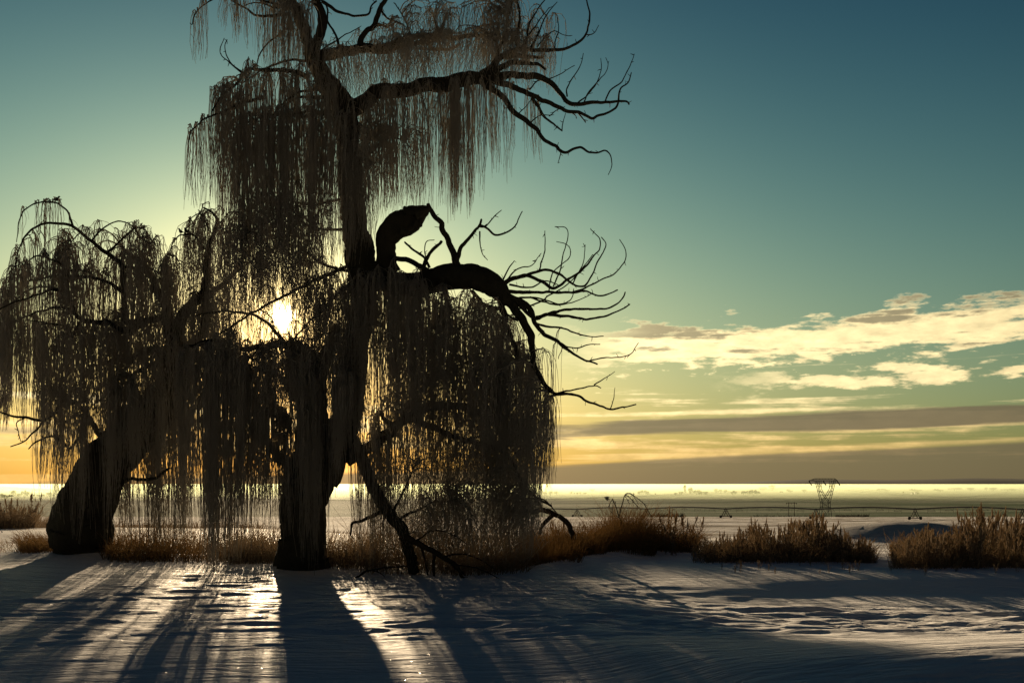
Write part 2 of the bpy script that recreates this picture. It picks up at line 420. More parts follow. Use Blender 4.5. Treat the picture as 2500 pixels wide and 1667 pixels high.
DENS = 0.86
class Tree:
    def __init__(self, name, px, py, label, group=None):
        self.Y = FPX*CAMZ/(py-HORIZON)
        base = at(px, py, self.Y); base[2] = gz(base[0], base[1])
        self.root = empty(name, base); tag(self.root, label, 'tree', group)
        self.pts = []           # px, py, depth, radius of every limb sample
        self.owner = []
    def world(self, px, py, d):
        Y = self.Y+d
        return np.stack([(px-1250)/FPX*Y, Y+0*px, CAMZ+(HORIZON-py)/FPX*Y], -1)
    def near(self, x, y, d=None, up=0):
        A = np.array(self.pts); s = FPX/self.Y
        q = (A[:, 0]-x)**2+(A[:, 1]-y)**2 + (0 if d is None else ((A[:, 2]-d)*s*0.5)**2) + up*np.maximum(A[:, 1]-y-20, 0)**2*4
        return A[np.argmin(q)]
    def limb(self, pts, r0, r1, dend=None, name=None, d0=None, radii=None, mat='bark', spurs=0, snap=True, wob=1.0):
        """a limb traced through photo points, with its radius in photo pixels and its own run in depth"""
        p = np.array(pts, float); n = len(p)
        L = np.concatenate([[0], np.cumsum(np.hypot(*np.diff(p, axis=0).T))]); t = L/L[-1]
        if d0 is None:
            if self.pts and snap: q = self.near(*p[0]); d0 = q[2]
            else: d0 = 0.0
        if dend is None: dend = rng.uniform(-1, 1)*0.35*L[-1]/FPX*self.Y
        R = np.array(radii, float) if radii is not None else r0+(r1-r0)*t**0.8
        D = d0+dend*t**1.2
        row = np.column_stack([p, D, R])
        sp = spline(row, max(2.5, min(R.max()*0.55, 9)))
        sp[:, 3] = np.maximum(sp[:, 3], 0.6)
        K = len(sp)
        # slight kinks, as wood has
        amp = wob*np.minimum(sp[:, 3]*0.25+0.8, 3.0)*np.minimum(np.linspace(0, 1, K)*6, 1)
        s = np.concatenate([[0], np.cumsum(np.hypot(*np.diff(sp[:, :2], axis=0).T))])
        sd = int(rng.integers(1, 9999))
        sp[:, 0] += amp*fbm(s/22, s*0, sd, 2); sp[:, 1] += amp*fbm(s/22, s*0+9, sd+3, 2)
        for q in sp: self.pts.append(tuple(q))
        P = self.world(sp[:, 0], sp[:, 1], sp[:, 2]); k = (self.Y+sp[:, 2])/FPX
        Rm = sp[:, 3]*k
        big = R.max()
        sides = 22 if big > 20 else 14 if big > 9 else 8 if big > 4 else 5
        T, A, B = frames(P[None]); ang = np.arange(sides)*2*math.pi/sides
        lump = 1+(0.10*fbm(s[:, None]/40+0*ang, np.cos(ang)[None]*1.2+3*np.sin(ang)[None], sd, 2) if big > 6 else 0.10*vnoise(s[:, None]/9, ang[None]*0, sd))
        if big > 9:      # ridged bark running along the limb
            lump = lump+0.07*vnoise(s[:, None]/30+np.sin(ang)[None]*0.7, ang[None]*sides/(2*math.pi)*0.9, sd+5)+0.035*vnoise(s[:, None]/6, ang[None]*3, sd+7)
        V = P[:, None, :]+(Rm[:, None]*lump)[..., None]*(np.cos(ang)[None, :, None]*A[0][:, None, :]+np.sin(ang)[None, :, None]*B[0][:, None, :])
        i = np.arange(K*sides).reshape(K, sides); nx = np.roll(i, -1, 1)
        Q = np.stack([i[:-1], nx[:-1], nx[1:], i[1:]], -1).reshape(-1, 4)
        tip = P[-1]+(P[-1]-P[-2])*0.6; V = np.vstack([V.reshape(-1, 3), tip[None]])
        tr = np.stack([i[-1], nx[-1], np.full(sides, K*sides)], -1)
        if spurs:
            sv, sq = self.spurs(sp, spurs); 
            if len(sv): Q = np.vstack([Q, sq+len(V)]); V = np.vstack([V, sv])
        me = mesh_np('limb', V, Q, True, tr)
        o = obj(name or ('limb' if big > 6 else 'branch'), me, mat, self.root)
        self.owner += [o]*K
        return o
    def spurs(self, sp, n):
        P_, R_ = [], []
        for _ in range(n):
            q = sp[int(rng.integers(len(sp)//6, len(sp)))]
            a = rng.uniform(0, 2*math.pi); ln = rng.uniform(4, 15)*(0.6+0.1*min(q[3], 6)); c = rng.uniform(-0.6, 0.6)
            t = np.linspace(0, 1, 4); ax = a+c*t
            x = q[0]+np.cumsum(np.cos(ax))*ln/4; y = q[1]+np.cumsum(np.sin(ax))*ln/4
            x[0], y[0] = q[0], q[1]
            P_.append(self.world(x, y, q[2]+rng.uniform(-.08, .08)*t)); R_.append(np.linspace(1.0, 0.55, 4)*self.Y/FPX*rng.uniform(0.8, 1.3))
        return tubes(np.array(P_), np.array(R_), 3)
    def curtain(self, top, bottom, n, k, depth=(-1.0, 1.0), arch=14, sway=5, jit=(14, 12), short=0.45, feeder=True, thick=1.0, spread=16, name='hanging_twigs', label=None, curl=0.0):
        """n small boughs along the line `top`, each with about k twigs hanging to the line `bottom` (photo points)"""
        top = np.array(top, float); bottom = np.array(bottom, float)
        tl = np.concatenate([[0], np.cumsum(np.hypot(*np.diff(top, axis=0).T))])
        KS = 9
        P_, R_, FP, FR = [], [], [], []
        n = max(3, int(n*DENS))
        for _ in range(n):
            u = rng.uniform(0, tl[-1]); ox = np.interp(u, tl, top[:, 0])+rng.normal(0, jit[0]); oy = np.interp(u, tl, top[:, 1])+rng.normal(0, jit[1])
            dd = rng.uniform(*depth)
            q = self.near(ox, oy, dd, 1) if feeder else np.array([ox, oy, dd, 1.0])
            # feeder bough, arching out from the limb
            F_ = None
            if feeder:
                tt = np.linspace(0, 1, 9); ln = math.hypot(ox-q[0], oy-q[1])
                fx = q[0]+(ox-q[0])*tt; fy = q[1]+(oy-q[1])*tt-(0.18*ln+8)*np.sin(math.pi*tt*0.95); fd = q[2]+(dd-q[2])*tt**0.9
                fx = fx+rng.normal(0, 2.0, 9)*np.minimum(tt*3, 1); fy = fy+rng.normal(0, 2.0, 9)*np.minimum(tt*3, 1)
                FP.append(self.world(fx, fy, fd)); FR.append(np.linspace(min(3.2, 1.3+ln*0.012), 0.9, 9)*thick*self.Y/FPX)
            kk = max(1, int(rng.poisson(k*0.85)))
            cx = ox+rng.normal(0, 8); blen = rng.uniform(0.76, 1.07)
            ph, fr = rng.uniform(0, 6.28), rng.uniform(0.6, 1.5)
            for _s in range(kk):
                if feeder:
                    w = rng.uniform(0.25, 1.0)**0.7*8; i0 = int(min(7, w)); a = w-i0
                    x0, y0, d0 = fx[i0]*(1-a)+fx[i0+1]*a, fy[i0]*(1-a)+fy[i0+1]*a, fd[i0]*(1-a)+fd[i0+1]*a
                else: x0, y0, d0 = ox+rng.normal(0, 4), oy+rng.normal(0, 4), dd
                yb = np.interp(x0, bottom[:, 0], bottom[:, 1])+rng.normal(0, 10)
                L = (yb-y0)*blen*(1-short*rng.uniform(0, 1)**1.8)
                if L < 18: L = rng.uniform(18, 60)
                t = np.concatenate([[0, .03, .07, .13], np.linspace(.24, 1, KS-4)])
                side = rng.normal(0, spread); up = rng.uniform(0.1, 1.0)*arch
                e = 1-np.exp(-t*L/22.0)
                x = x0+side*e+(cx-x0-side)*0.5*t+sway*(np.sin(ph+fr*6.28*t)-math.sin(ph))*t+rng.normal(0, sway*0.35, KS)*np.minimum(t*2, 1)+curl*rng.normal(0, 10, KS)*np.sin(math.pi*t)
                y = y0+L*t-up*(np.exp(-((t*L-14)/16.0)**2)-math.exp(-(14/16.0)**2))*np.minimum(t*L/8, 1)
                d = d0+rng.normal(0, 0.16)*e+rng.normal(0, 0.03, KS)*t
                P_.append(np.column_stack([x, y, d])); r = rng.uniform(0.42, 0.72)*thick
                R_.append(np.interp(t, [0, .3, 1], [r*1.25, r, r*0.62]))
                if rng.uniform() < 0.45 and L > 60:      # a side shoot running down beside it
                    j = int(rng.integers(2, 6)); tx = np.linspace(0, 1, KS); l2 = (1-t[j])*L*rng.uniform(.4, 1.0)
                    P_.append(np.column_stack([x[j]+rng.normal(0, 9)*(1-np.exp(-tx*4)), y[j]+l2*tx, d[j]+rng.normal(0, .08)*tx])); R_.append(np.linspace(r*.8, r*.5, KS))
        P_ = np.array(P_); R_ = np.array(R_)*self.Y/FPX
        W = self.world(P_[..., 0], P_[..., 1], P_[..., 2])
        g = height(W[..., 0], W[..., 1])+0.015; W[..., 2] = np.maximum(W[..., 2], g)      # long ones trail on the snow
        V, Q = tubes(W, R_, 3)
        if FP:
            v2, q2 = tubes(np.array(FP), np.array(FR), 4); Q = np.vstack([Q, q2+len(V)]); V = np.vstack([V, v2])
        o = obj(name, mesh_np(name, V, Q), 'twig', self.root); o['kind'] = 'stuff'
        return len(P_)

# ---------------- the big willow
A = Tree('willow_tree', 737, 1389, 'tall weeping willow with a leaning leader and bare dead limbs reaching over the open field')
A.limb([(737, 1412), (737, 1385), (736, 1330), (738, 1240), (752, 1180), (772, 1130), (792, 1085)], 0, 0, 0.0, 'trunk', 0.0, [80, 66, 58, 55, 60, 64, 50], wob=1.5)
A.limb([(765, 1140), (762, 1060), (760, 990), (764, 930), (752, 880), (722, 850), (690, 838)], 0, 0, 0.5, 'limb', 0.1, [46, 38, 35, 30, 22, 15, 9])
A.limb([(764, 940), (790, 880), (812, 842), (826, 800)], 26, 14, 0.6)
A.limb([(800, 1100), (838, 1040), (856, 960), (866, 870), (882, 760), (886, 680), (880, 630), (868, 580), (862, 520), (860, 450), (856, 380), (846, 310), (830, 255), (800, 205), (776, 160), (762, 128)],
       0, 0, 0.3, 'limb', 0.0, [52, 38, 32, 30, 30, 33, 36, 32, 29, 28, 27, 29, 33, 25, 21, 20])
A.limb([(764, 135), (748, 90), (735, 48), (718, 14), (703, -10), (690, -60)], 15, 11, 0.2)
A.limb([(762, 132), (776, 96), (788, 57), (780, 19), (770, -8), (768, -60)], 13, 9, -0.3)
# upper right limb and its forks
A.limb([(838, 268)]+conv('1', [(1500, 800), (1650, 700)])+conv('2', [(250, 700), (450, 650), (600, 640), (750, 600), (890, 598)]), 0, 0, -0.6, 'limb', None, [24, 21, 18, 16, 17, 18, 16, 13])
for pts, r0, r1, de, sp in [
    ([(880, 600), (1000, 590), (1150, 575), (1290, 585), (1380, 625), (1470, 710), (1540, 790), (1700, 790), (1850, 785), (1975, 775), (1993, 800)], 11, 2.2, -.5, 14),
    ([(880, 590), (1000, 630), (1100, 665), (1220, 710), (1330, 770), (1440, 810), (1530, 850), (1620, 865), (1715, 905), (1760, 885), (1850, 860), (1910, 790), (1925, 690), (1985, 630), (2010, 560)], 9, 1.2, .6, 12),
    ([(880, 640), (960, 690), (1050, 770), (1110, 860), (1230, 945), (1300, 1020), (1370, 1085), (1440, 1120), (1500, 1165), (1600, 1130), (1640, 1135), (1690, 1170), (1760, 1165), (1810, 1150), (1850, 1190), (1862, 1260), (1838, 1335)], 9, 0.8, -.9, 12),
    ([(1250, 750), (1300, 830), (1340, 890), (1420, 950), (1480, 1000)], 5, 1.8, .3, 5),
    ([(870, 580), (960, 500), (1000, 450), (1100, 430), (1220, 440), (1340, 435)], 11, 3, .7, 4),
    ([(1000, 450), (1080, 400), (1200, 375), (1310, 385), (1420, 385), (1500, 375), (1600, 330), (1660, 265), (1690, 150), (1680, 50), (1665, -10)], 7, 1.4, .6, 8),
    ([(880, 580), (1000, 520), (1100, 480), (1200, 485), (1300, 490), (1350, 530)], 10, 3, -.4, 4),
    ([(1420, 380), (1440, 290), (1460, 220), (1440, 120)], 2.2, .9, .2, 3), ([(1520, 740), (1515, 680), (1560, 600), (1620, 500), (1640, 410)], 2, .9, .3, 4),
    ([(1600, 790), (1680, 720), (1740, 650), (1780, 540), (1775, 450)], 2, .8, .2, 3), ([(1650, 780), (1690, 700), (1800, 570), (1835, 500), (1815, 445)], 1.8, .8, -.2, 3),
    ([(1810, 780), (1850, 700), (1940, 620), (2000, 500), (2030, 415)], 2.2, .9, .3, 4), ([(1230, 690), (1300, 620), (1400, 600), (1500, 550), (1575, 505)], 2, .9, -.3, 4),
    ([(1660, 265), (1720, 260), (1760, 200)], 1.6, .8, .1, 2), ([(990, 430), (1000, 370), (1040, 280), (1080, 100), (1110, -10)], 4, 2, .3, 6), ([(995, 375), (965, 330), (945, 295)], 4, 2.5, 0, 0),
    ([(1200, 375), (1230, 200), (1280, 100), (1350, -5)], 3.2, 1.4, .2, 5), ([(1150, 380), (1130, 300), (1160, 150), (1140, -10)], 4, 2, -.3, 4), ([(1240, 370), (1300, 250), (1350, 130), (1440, 20)], 2.6, 1, .4, 5),
    ([(1180, 370), (1220, 280), (1290, 180), (1380, 60)], 2.4, 1.0, -.2, 5), ([(1290, 360), (1350, 290), (1410, 240), (1480, 265), (1545, 275)], 1.8, .8, .1, 3), ([(1540, 850), (1580, 880), (1590, 905)], 1.8, .9, 0, 2),
    ([(1600, 860), (1640, 910), (1660, 940)], 2.4, 1.2, 0, 4), ([(1380, 890), (1440, 850), (1500, 820)], 1.6, .8, 0, 2), ([(1235, 945), (1300, 890), (1420, 880)], 1.6, .8, .1, 2), ([(1150, 870), (1220, 800), (1250, 760)], 1.4, .8, 0, 1),
    ([(1430, 1115), (1470, 1160), (1465, 1200), (1450, 1250)], 1.8, .9, 0, 3), ([(1480, 1000), (1490, 940), (1510, 870)], 1.6, .8, .1, 1)]:
    o = A.limb(conv('2', pts), r0, r1, de, spurs=sp)
# middle limb over it
A.limb(conv('1', [(1150, 440), (1300, 412), (1500, 382), (1700, 372), (1880, 345)])+conv('2', [(200, 330), (300, 290), (420, 275), (540, 282), (650, 290), (800, 275), (960, 255)]), 14, 4, 1.2, spurs=6)
for pts, r0, r1, de in [([(60, 395), (150, 385), (250, 350), (420, 320), (560, 310)], 9, 4, .8), ([(450, 320), (480, 370), (560, 385), (640, 370), (700, 335)], 5, 3, .4), ([(540, 275), (560, 230), (570, 180)], 5.5, 4.5, 0), ([(530, 272), (520, 210), (505, 160)], 5, 3.5, .1),
                         ([(800, 275), (840, 210), (960, 190), (1070, 180)], 4, 1.6, .5), ([(320, 260), (280, 160), (215, 50), (190, 25)], 2.6, 1.2, .2)]:
    A.limb(conv('2', pts), r0, r1, de, spurs=3)
for pts, r0, r1, de in [([(1490, 370), (1540, 260), (1620, 180), (1650, 70), (1700, 10), (1730, -40)], 8, 5, .3), ([(1620, 190), (1680, 195), (1720, 212)], 5, 3, 0), ([(1660, 70), (1700, 130), (1760, 160), (1830, 190)], 3.5, 1.5, .3), ([(1340, 370), (1320, 280), (1260, 170), (1250, 60), (1200, -5)], 3.6, 2, .3),
                         ([(1210, 10), (1320, 80), (1450, 120), (1560, 110), (1590, 50), (1630, 10)], 4.5, 2, .5), ([(1200, 390), (1290, 330), (1400, 260), (1500, 210)], 2.4, 1, .5),
                         # left limbs
                         ([(1110, 600), (1000, 550), (880, 535), (760, 545), (680, 530), (620, 560), (560, 640), (480, 700), (420, 760), (370, 860)], 6.5, 1.8, -1.0), ([(620, 565), (540, 510), (480, 420), (465, 350), (485, 305)], 2.4, 1, .2), ([(610, 570), (500, 480), (440, 430), (432, 370), (460, 295)], 2.2, .9, .3),
                         ([(1080, 470), (960, 465), (850, 500), (700, 570), (600, 640)], 3.6, 1.6, .8), ([(960, 110), (800, 120), (700, 115), (630, 70), (560, 30), (490, -10)], 4.5, 1.8, -.6), ([(1000, 220), (930, 230), (850, 290), (780, 350), (730, 430), (715, 510)], 3, 1.3, .5),
                         ([(1180, 690), (1080, 700), (980, 740), (900, 810), (820, 900)], 4, 1.6, -.9), ([(1190, 750), (1080, 740), (1000, 760), (920, 820), (850, 900)], 4.4, 1.6, .9), ([(1250, 880), (1130, 855), (1000, 880), (860, 890), (700, 910), (600, 980)], 5.5, 1.8, -.5), ([(1240, 850), (1100, 890), (980, 930), (870, 960), (760, 1040)], 4, 1.5, 1.0),
                         ([(760, 745), (600, 790), (480, 845), (330, 905), (260, 960), (215, 1010), (190, 1090)], 4, 1.3, -.5), ([(960, 60), (800, 20), (640, -20), (480, -40), (340, 20), (250, 90), (215, 190)], 4, 1.2, -.8), ([(1460, 1000), (1520, 960), (1560, 1040), (1500, 1110)], 3, 1.5, .2),
                         ([(940, 40), (860, 60), (780, 30), (690, 20), (600, 60)], 3.5, 1.2, .6), ([(1430, 1200), (1560, 1190), (1660, 1100), (1750, 1060), (1850, 1090), (1930, 1200)], 3.5, 1.2, .7)]:
    A.limb(conv('1', pts), r0, r1, de, spurs=4)
# broken stub and the great sideways limb
A.limb(conv('4', [(395, 570), (372, 500), (366, 430), (378, 350), (425, 278), (495, 238), (555, 212), (605, 182), (652, 155)]), 0, 0, -0.5, 'limb', None, [30, 25, 23, 26, 30, 31, 27, 16, 6])
for p_, a_, b_ in (([(560, 195), (610, 170), (650, 158)], 12, 3), ([(510, 200), (495, 165), (500, 148)], 12, 4), ([(545, 200), (560, 165), (575, 155)], 10, 3), ([(560, 250), (585, 255), (605, 225)], 11, 4), ([(470, 300), (520, 320), (565, 285)], 9, 3)): A.limb(conv('4', p_), a_, b_, 0, d0=-0.5)
A.limb(conv('4', [(190, 640), (300, 590), (430, 620), (600, 640), (720, 600), (850, 590), (960, 605), (1060, 650), (1110, 700), (1150, 760)]), 0, 0, -1.0, 'limb', 0.1, [34, 32, 27, 27, 29, 30, 29, 26, 20, 12])
for pts, r0, r1, de, sp in [
    ([(1120, 720), (1200, 800), (1260, 900), (1300, 1000), (1310, 1100), (1330, 1180), (1390, 1270), (1450, 1350)], 13, 4, -.6, 5), ([(1100, 730), (1140, 900), (1190, 1020), (1212, 1150), (1200, 1230)], 9, 4, .6, 2),
    ([(1120, 700), (1230, 750), (1300, 810), (1330, 900), (1380, 960), (1450, 990), (1520, 1050), (1620, 1110), (1720, 1150)], 9, 2, -.5, 10), ([(1650, 1130), (1740, 1110), (1860, 1105), (1940, 1075), (1985, 1010)], 2, 1, .2, 4), ([(1440, 980), (1520, 1035), (1600, 1040), (1680, 1020), (1740, 1020)], 2.4, 1.2, .3, 4),
    ([(1310, 880), (1380, 905), (1500, 920), (1580, 950), (1660, 970), (1760, 970)], 3.4, 1.2, .5, 6), ([(1190, 740), (1320, 850), (1400, 832), (1520, 840), (1640, 860), (1750, 845), (1850, 810), (1925, 770)], 6, 1.5, -.7, 9), ([(1330, 850), (1480, 810), (1600, 795), (1760, 795), (1850, 760), (1890, 720), (1900, 690)], 4.4, 1.6, .4, 8),
    ([(1120, 680), (1300, 690), (1420, 690), (1560, 690), (1650, 685), (1740, 710), (1850, 675)], 5, 1.6, .8, 7), ([(1110, 640), (1190, 600), (1290, 590), (1380, 630), (1440, 660), (1520, 620), (1600, 570), (1650, 520), (1690, 470), (1730, 420), (1735, 350), (1680, 290)], 6, 1, -.6, 10),
    ([(1150, 615), (1300, 570), (1400, 550), (1480, 575), (1570, 640), (1640, 650), (1690, 570), (1720, 500), (1760, 430), (1775, 380), (1745, 340)], 4.6, 1.2, .7, 8), ([(1560, 690), (1650, 660), (1740, 610), (1830, 570), (1890, 500), (1905, 430), (1865, 355)], 2.6, 1, -.4, 6),
    ([(1440, 650), (1480, 560), (1500, 460), (1530, 350), (1520, 280), (1450, 270)], 2.2, 1, .4, 4), ([(1410, 690), (1440, 560), (1530, 480), (1550, 420), (1520, 380), (1460, 365)], 2, .9, -.3, 4), ([(1350, 550), (1380, 450), (1390, 360), (1385, 300)], 2.2, 1, .2, 3), ([(1110, 630), (1150, 550), (1190, 485)], 2.6, 1.2, -.2, 3),
    ([(1110, 650), (1200, 545), (1300, 515), (1340, 470), (1365, 440)], 2.4, 1, .3, 4), ([(1560, 640), (1620, 520), (1640, 440), (1645, 390)], 2, 1, .2, 3), ([(1170, 740), (1290, 720), (1400, 740), (1500, 765), (1560, 720), (1570, 670)], 3, 1.2, .5, 5), ([(1290, 720), (1380, 750), (1480, 770), (1600, 740), (1690, 690)], 2.6, 1, -.3, 4),
    ([(1360, 1260), (1440, 1330), (1600, 1300), (1700, 1285), (1740, 1300)], 3.2, 1.4, -.3, 4), ([(1700, 1280), (1760, 1240), (1830, 1195)], 1.8, .8, .1, 3), ([(1440, 1340), (1580, 1345), (1650, 1380), (1740, 1415), (1810, 1435), (1900, 1420), (1965, 1405)], 4, 1.8, -.5, 5), ([(1805, 1430), (1825, 1370), (1835, 1300)], 1.4, .7, .1, 1),
    ([(840, 560), (790, 420), (745, 310), (720, 250), (680, 200), (640, 130)], 10, 5, .4, 5), ([(820, 560), (838, 420), (900, 350), (960, 270), (980, 225)], 7.5, 2.6, -.3, 6), ([(970, 260), (1020, 280), (1070, 320), (1130, 310), (1190, 270), (1240, 175)], 3.4, 1.3, -.3, 4), ([(960, 270), (1000, 270), (1060, 210), (1110, 165)], 2.4, 1, .2, 4),
    ([(970, 300), (970, 380), (990, 450), (1020, 485)], 2.2, .9, 0, 4), ([(600, 560), (640, 460), (690, 400), (725, 360)], 5.5, 3.6, .2, 2), ([(650, 560), (580, 520), (530, 490), (430, 465)], 8, 5.5, .2, 2), ([(650, 530), (610, 460), (550, 420), (490, 365)], 3.8, 2.4, .2, 4), ([(650, 530), (620, 430), (630, 370), (680, 355)], 2, 1, 0, 4),
    ([(920, 680), (990, 760), (1090, 800), (1210, 870)], 5, 2, .8, 4), ([(750, 650), (760, 760), (740, 900), (760, 1020)], 6, 3, .9, 3), ([(1160, 640), (1290, 660), (1380, 620), (1470, 640)], 3.0, 1.2, -.5, 5), ([(1200, 800), (1330, 760), (1430, 700), (1560, 610), (1690, 450)], 2.6, 1.0, .5, 6)]:
    A.limb(conv('4', pts), r0, r1, de, spurs=sp)
# low limbs right of the trunk
for pts, r0, r1, de, sp in [
    ([(630, 540), (700, 620), (780, 800), (870, 980), (960, 1110), (1010, 1200), (1050, 1320), (1075, 1430)], 17, 13, -1.0, 4), ([(880, 1030), (800, 1080), (690, 1112), (665, 1190)], 6, 2.5, -.4, 4), ([(640, 720), (760, 650), (870, 580), (960, 500), (1040, 440), (1120, 390), (1230, 370), (1370, 370), (1480, 410), (1560, 460), (1640, 510)], 16, 7, .9, 6),
    ([(1040, 440), (1180, 500), (1330, 560), (1450, 600), (1600, 640), (1690, 710), (1760, 840), (1850, 950), (1950, 1005)], 9, 2.5, -.6, 6), ([(960, 500), (1100, 280), (1230, 180), (1350, 110), (1500, 70), (1700, 40)], 6, 2, .7, 6), ([(1350, 370), (1400, 280), (1450, 220), (1530, 185), (1700, 210), (1900, 270)], 4.5, 2, .5, 5),
    ([(1400, 580), (1540, 550), (1680, 470)], 3.5, 1.5, .5, 4), ([(960, 500), (900, 470), (860, 400)], 8, 4, .4, 2), ([(990, 1080), (1060, 1050), (1180, 990), (1300, 970)], 4, 1.6, .3, 5), ([(930, 1060), (1000, 930), (1040, 830), (1080, 740)], 4, 1.6, -.4, 5), ([(250, 720), (200, 680), (150, 610), (100, 540), (40, 500)], 14, 5, -.5, 5), ([(240, 740), (150, 700), (60, 660)], 5, 2, .4, 4),
    ([(280, 480), (200, 380), (140, 330), (60, 330)], 8, 3, .6, 5), ([(310, 330), (250, 220), (150, 120), (40, 60)], 8, 3, -.7, 5), ([(400, 130), (300, 90), (180, 110), (50, 150)], 6, 2, .8, 5)]:
    A.limb(conv('6', pts), r0, r1, de, spurs=sp)
# crossing boughs in front of the sun
for pts, r0, r1, de in [([(868, 640), (760, 690), (650, 745), (560, 800), (500, 840)], 5, 2, -.8), ([(866, 690), (800, 740), (740, 800), (700, 850)], 4, 2, .8), ([(880, 665), (800, 650), (720, 600), (640, 620), (560, 680)], 4.5, 1.6, .5), ([(690, 838), (600, 850), (520, 830), (450, 850)], 9, 3, -.5), ([(700, 840), (640, 780), (560, 760), (480, 770)], 5, 2, .6),
                         ([(866, 560), (780, 560), (700, 530), (620, 560), (560, 620)], 4, 1.4, -.9), ([(860, 480), (760, 500), (660, 480), (590, 520)], 3.6, 1.4, .6)]:
    A.limb(pts, r0, r1, de, spurs=5)

f_ = lambda *p: conv('f', p)
tot = 0
C = A.curtain
tot += C(f_((446, 40), (470, -20)), f_((440, 160), (480, 130)), 5, 9, (-.6, .3), 5, 3, (4, 10), .35, spread=6)
tot += C(f_((495, 0), (560, -10)), f_((490, 60), (530, 90), (570, 110)), 10, 7, (-.8, .6), 6, 3, (10, 8), .5, spread=8)
tot += C(f_((580, -10), (640, -10), (720, 30)), f_((570, 120), (620, 200), (720, 190)), 34, 11, (-1.2, 1.2), 14, 4, (18, 16), .5)
tot += C(f_((440, 300), (475, 280)), f_((430, 470), (480, 480)), 7, 11, (-.7, .4), 12, 4, (7, 8), .4, spread=8)
tot += C(f_((470, 225), (520, 190)), f_((470, 470), (510, 470), (520, 560)), 9, 11, (-.9, .8), 12, 4, (8, 8), .4, spread=8)
tot += C(f_((520, 210), (600, 170), (700, 170), (760, 190)), f_((500, 520), (560, 600), (700, 620), (780, 600)), 58, 14, (-1.5, 1.5), 14, 5, (16, 22), .5)
tot += C(f_((530, 300), (620, 280), (740, 260)), f_((500, 560), (560, 680), (700, 700), (780, 700)), 60, 14, (-1.5, 1.5), 14, 5, (18, 30), .55)
tot += C(f_((740, 110), (850, 105), (1000, 80), (1250, 90)), f_((740, 260), (900, 220), (1100, 200), (1250, 200)), 125, 11, (-1.4, 1.6), 26, 5, (14, 14), .6, spread=26, curl=.5)
tot += C(f_((960, 20), (1060, 20), (1180, 10), (1230, 60)), f_((950, 90), (1100, 150), (1250, 170)), 55, 10, (-1.0, 1.4), 24, 5, (16, 14), .6, spread=22, curl=.4)
tot += C(f_((870, 70), (930, 40), (1010, 60)), f_((860, 130), (1010, 130)), 18, 8, (-.8, 1.2), 30, 4, (10, 8), .6, spread=24, curl=.4)
tot += C(f_((830, 250), (900, 215), (1000, 200)), f_((820, 470), (920, 490), (1000, 470)), 46, 13, (-1.3, 1.2), 16, 4, (14, 14), .5)
tot += C(f_((1005, 195), (1110, 190)), f_((1000, 470), (1025, 520), (1045, 500), (1060, 520), (1075, 490), (1110, 420)), 34, 15, (-1.2, 1.0), 14, 3, (10, 8), .4, spread=9)
tot += C(f_((1100, 190), (1180, 190)), f_((1100, 360), (1140, 400), (1180, 400)), 12, 8, (-1.0, 1.0), 12, 4, (12, 6), .5, spread=10)
tot += C(f_((1210, 210), (1250, 240)), f_((1210, 360), (1235, 400), (1260, 330)), 5, 9, (-.5, .7), 10, 3, (6, 6), .4, spread=7)
tot += C(f_((745, 215), (800, 270), (830, 380)), f_((740, 540), (800, 620), (860, 560)), 40, 13, (-1.3, -.1), 16, 4, (18, 22), .5)
tot += C(f_((850, 290), (920, 290), (980, 320)), f_((850, 490), (990, 490)), 26, 12, (-1.0, 1.3), 18, 5, (16, 18), .5)
tot += C(f_((1110, 30), (1150, -10)), f_((1100, 120), (1230, 140)), 10, 9, (-.4, .8), 20, 4, (10, 8), .5, spread=14)
# middle of the crown, round the sun
tot += C(f_((500, 560), (560, 500), (640, 480), (740, 500)), f_((480, 720), (560, 780), (640, 690), (700, 720), (780, 760)), 70, 12, (-1.6, 1.6), 16, 6, (20, 26), .6, curl=.35)
tot += C(f_((560, 640), (600, 610), (700, 600), (800, 640)), f_((520, 800), (600, 820), (650, 680), (690, 760), (800, 860)), 55, 10, (-1.6, 1.6), 18, 6, (24, 26), .6, curl=.6, spread=22)
tot += C(f_((700, 690), (780, 660), (830, 680)), f_((690, 860), (760, 900), (840, 900)), 44, 12, (-1.5, 1.5), 18, 6, (20, 26), .55, curl=.4)
tot += C(f_((480, 780), (560, 790), (620, 800), (700, 830)), f_((440, 960), (560, 990), (640, 960), (720, 940)), 64, 12, (-1.8, 1.8), 18, 5, (22, 24), .55, curl=.35)
tot += C(f_((640, 790), (700, 790), (780, 790)), f_((640, 960), (700, 960), (780, 960)), 60, 14, (-1.8, 1.8), 18, 5, (22, 20), .55, curl=.4)
tot += C(f_((830, 640), (890, 630), (960, 660)), f_((800, 960), (880, 1010), (970, 960)), 60, 16, (-1.6, -.2), 20, 4, (12, 14), .4, spread=16)
tot += C(f_((960, 690), (1040, 700), (1110, 720)), f_((950, 960), (1050, 1010), (1120, 1040)), 60, 13, (-1.6, 1.3), 22, 5, (18, 20), .5, spread=22, curl=.3)
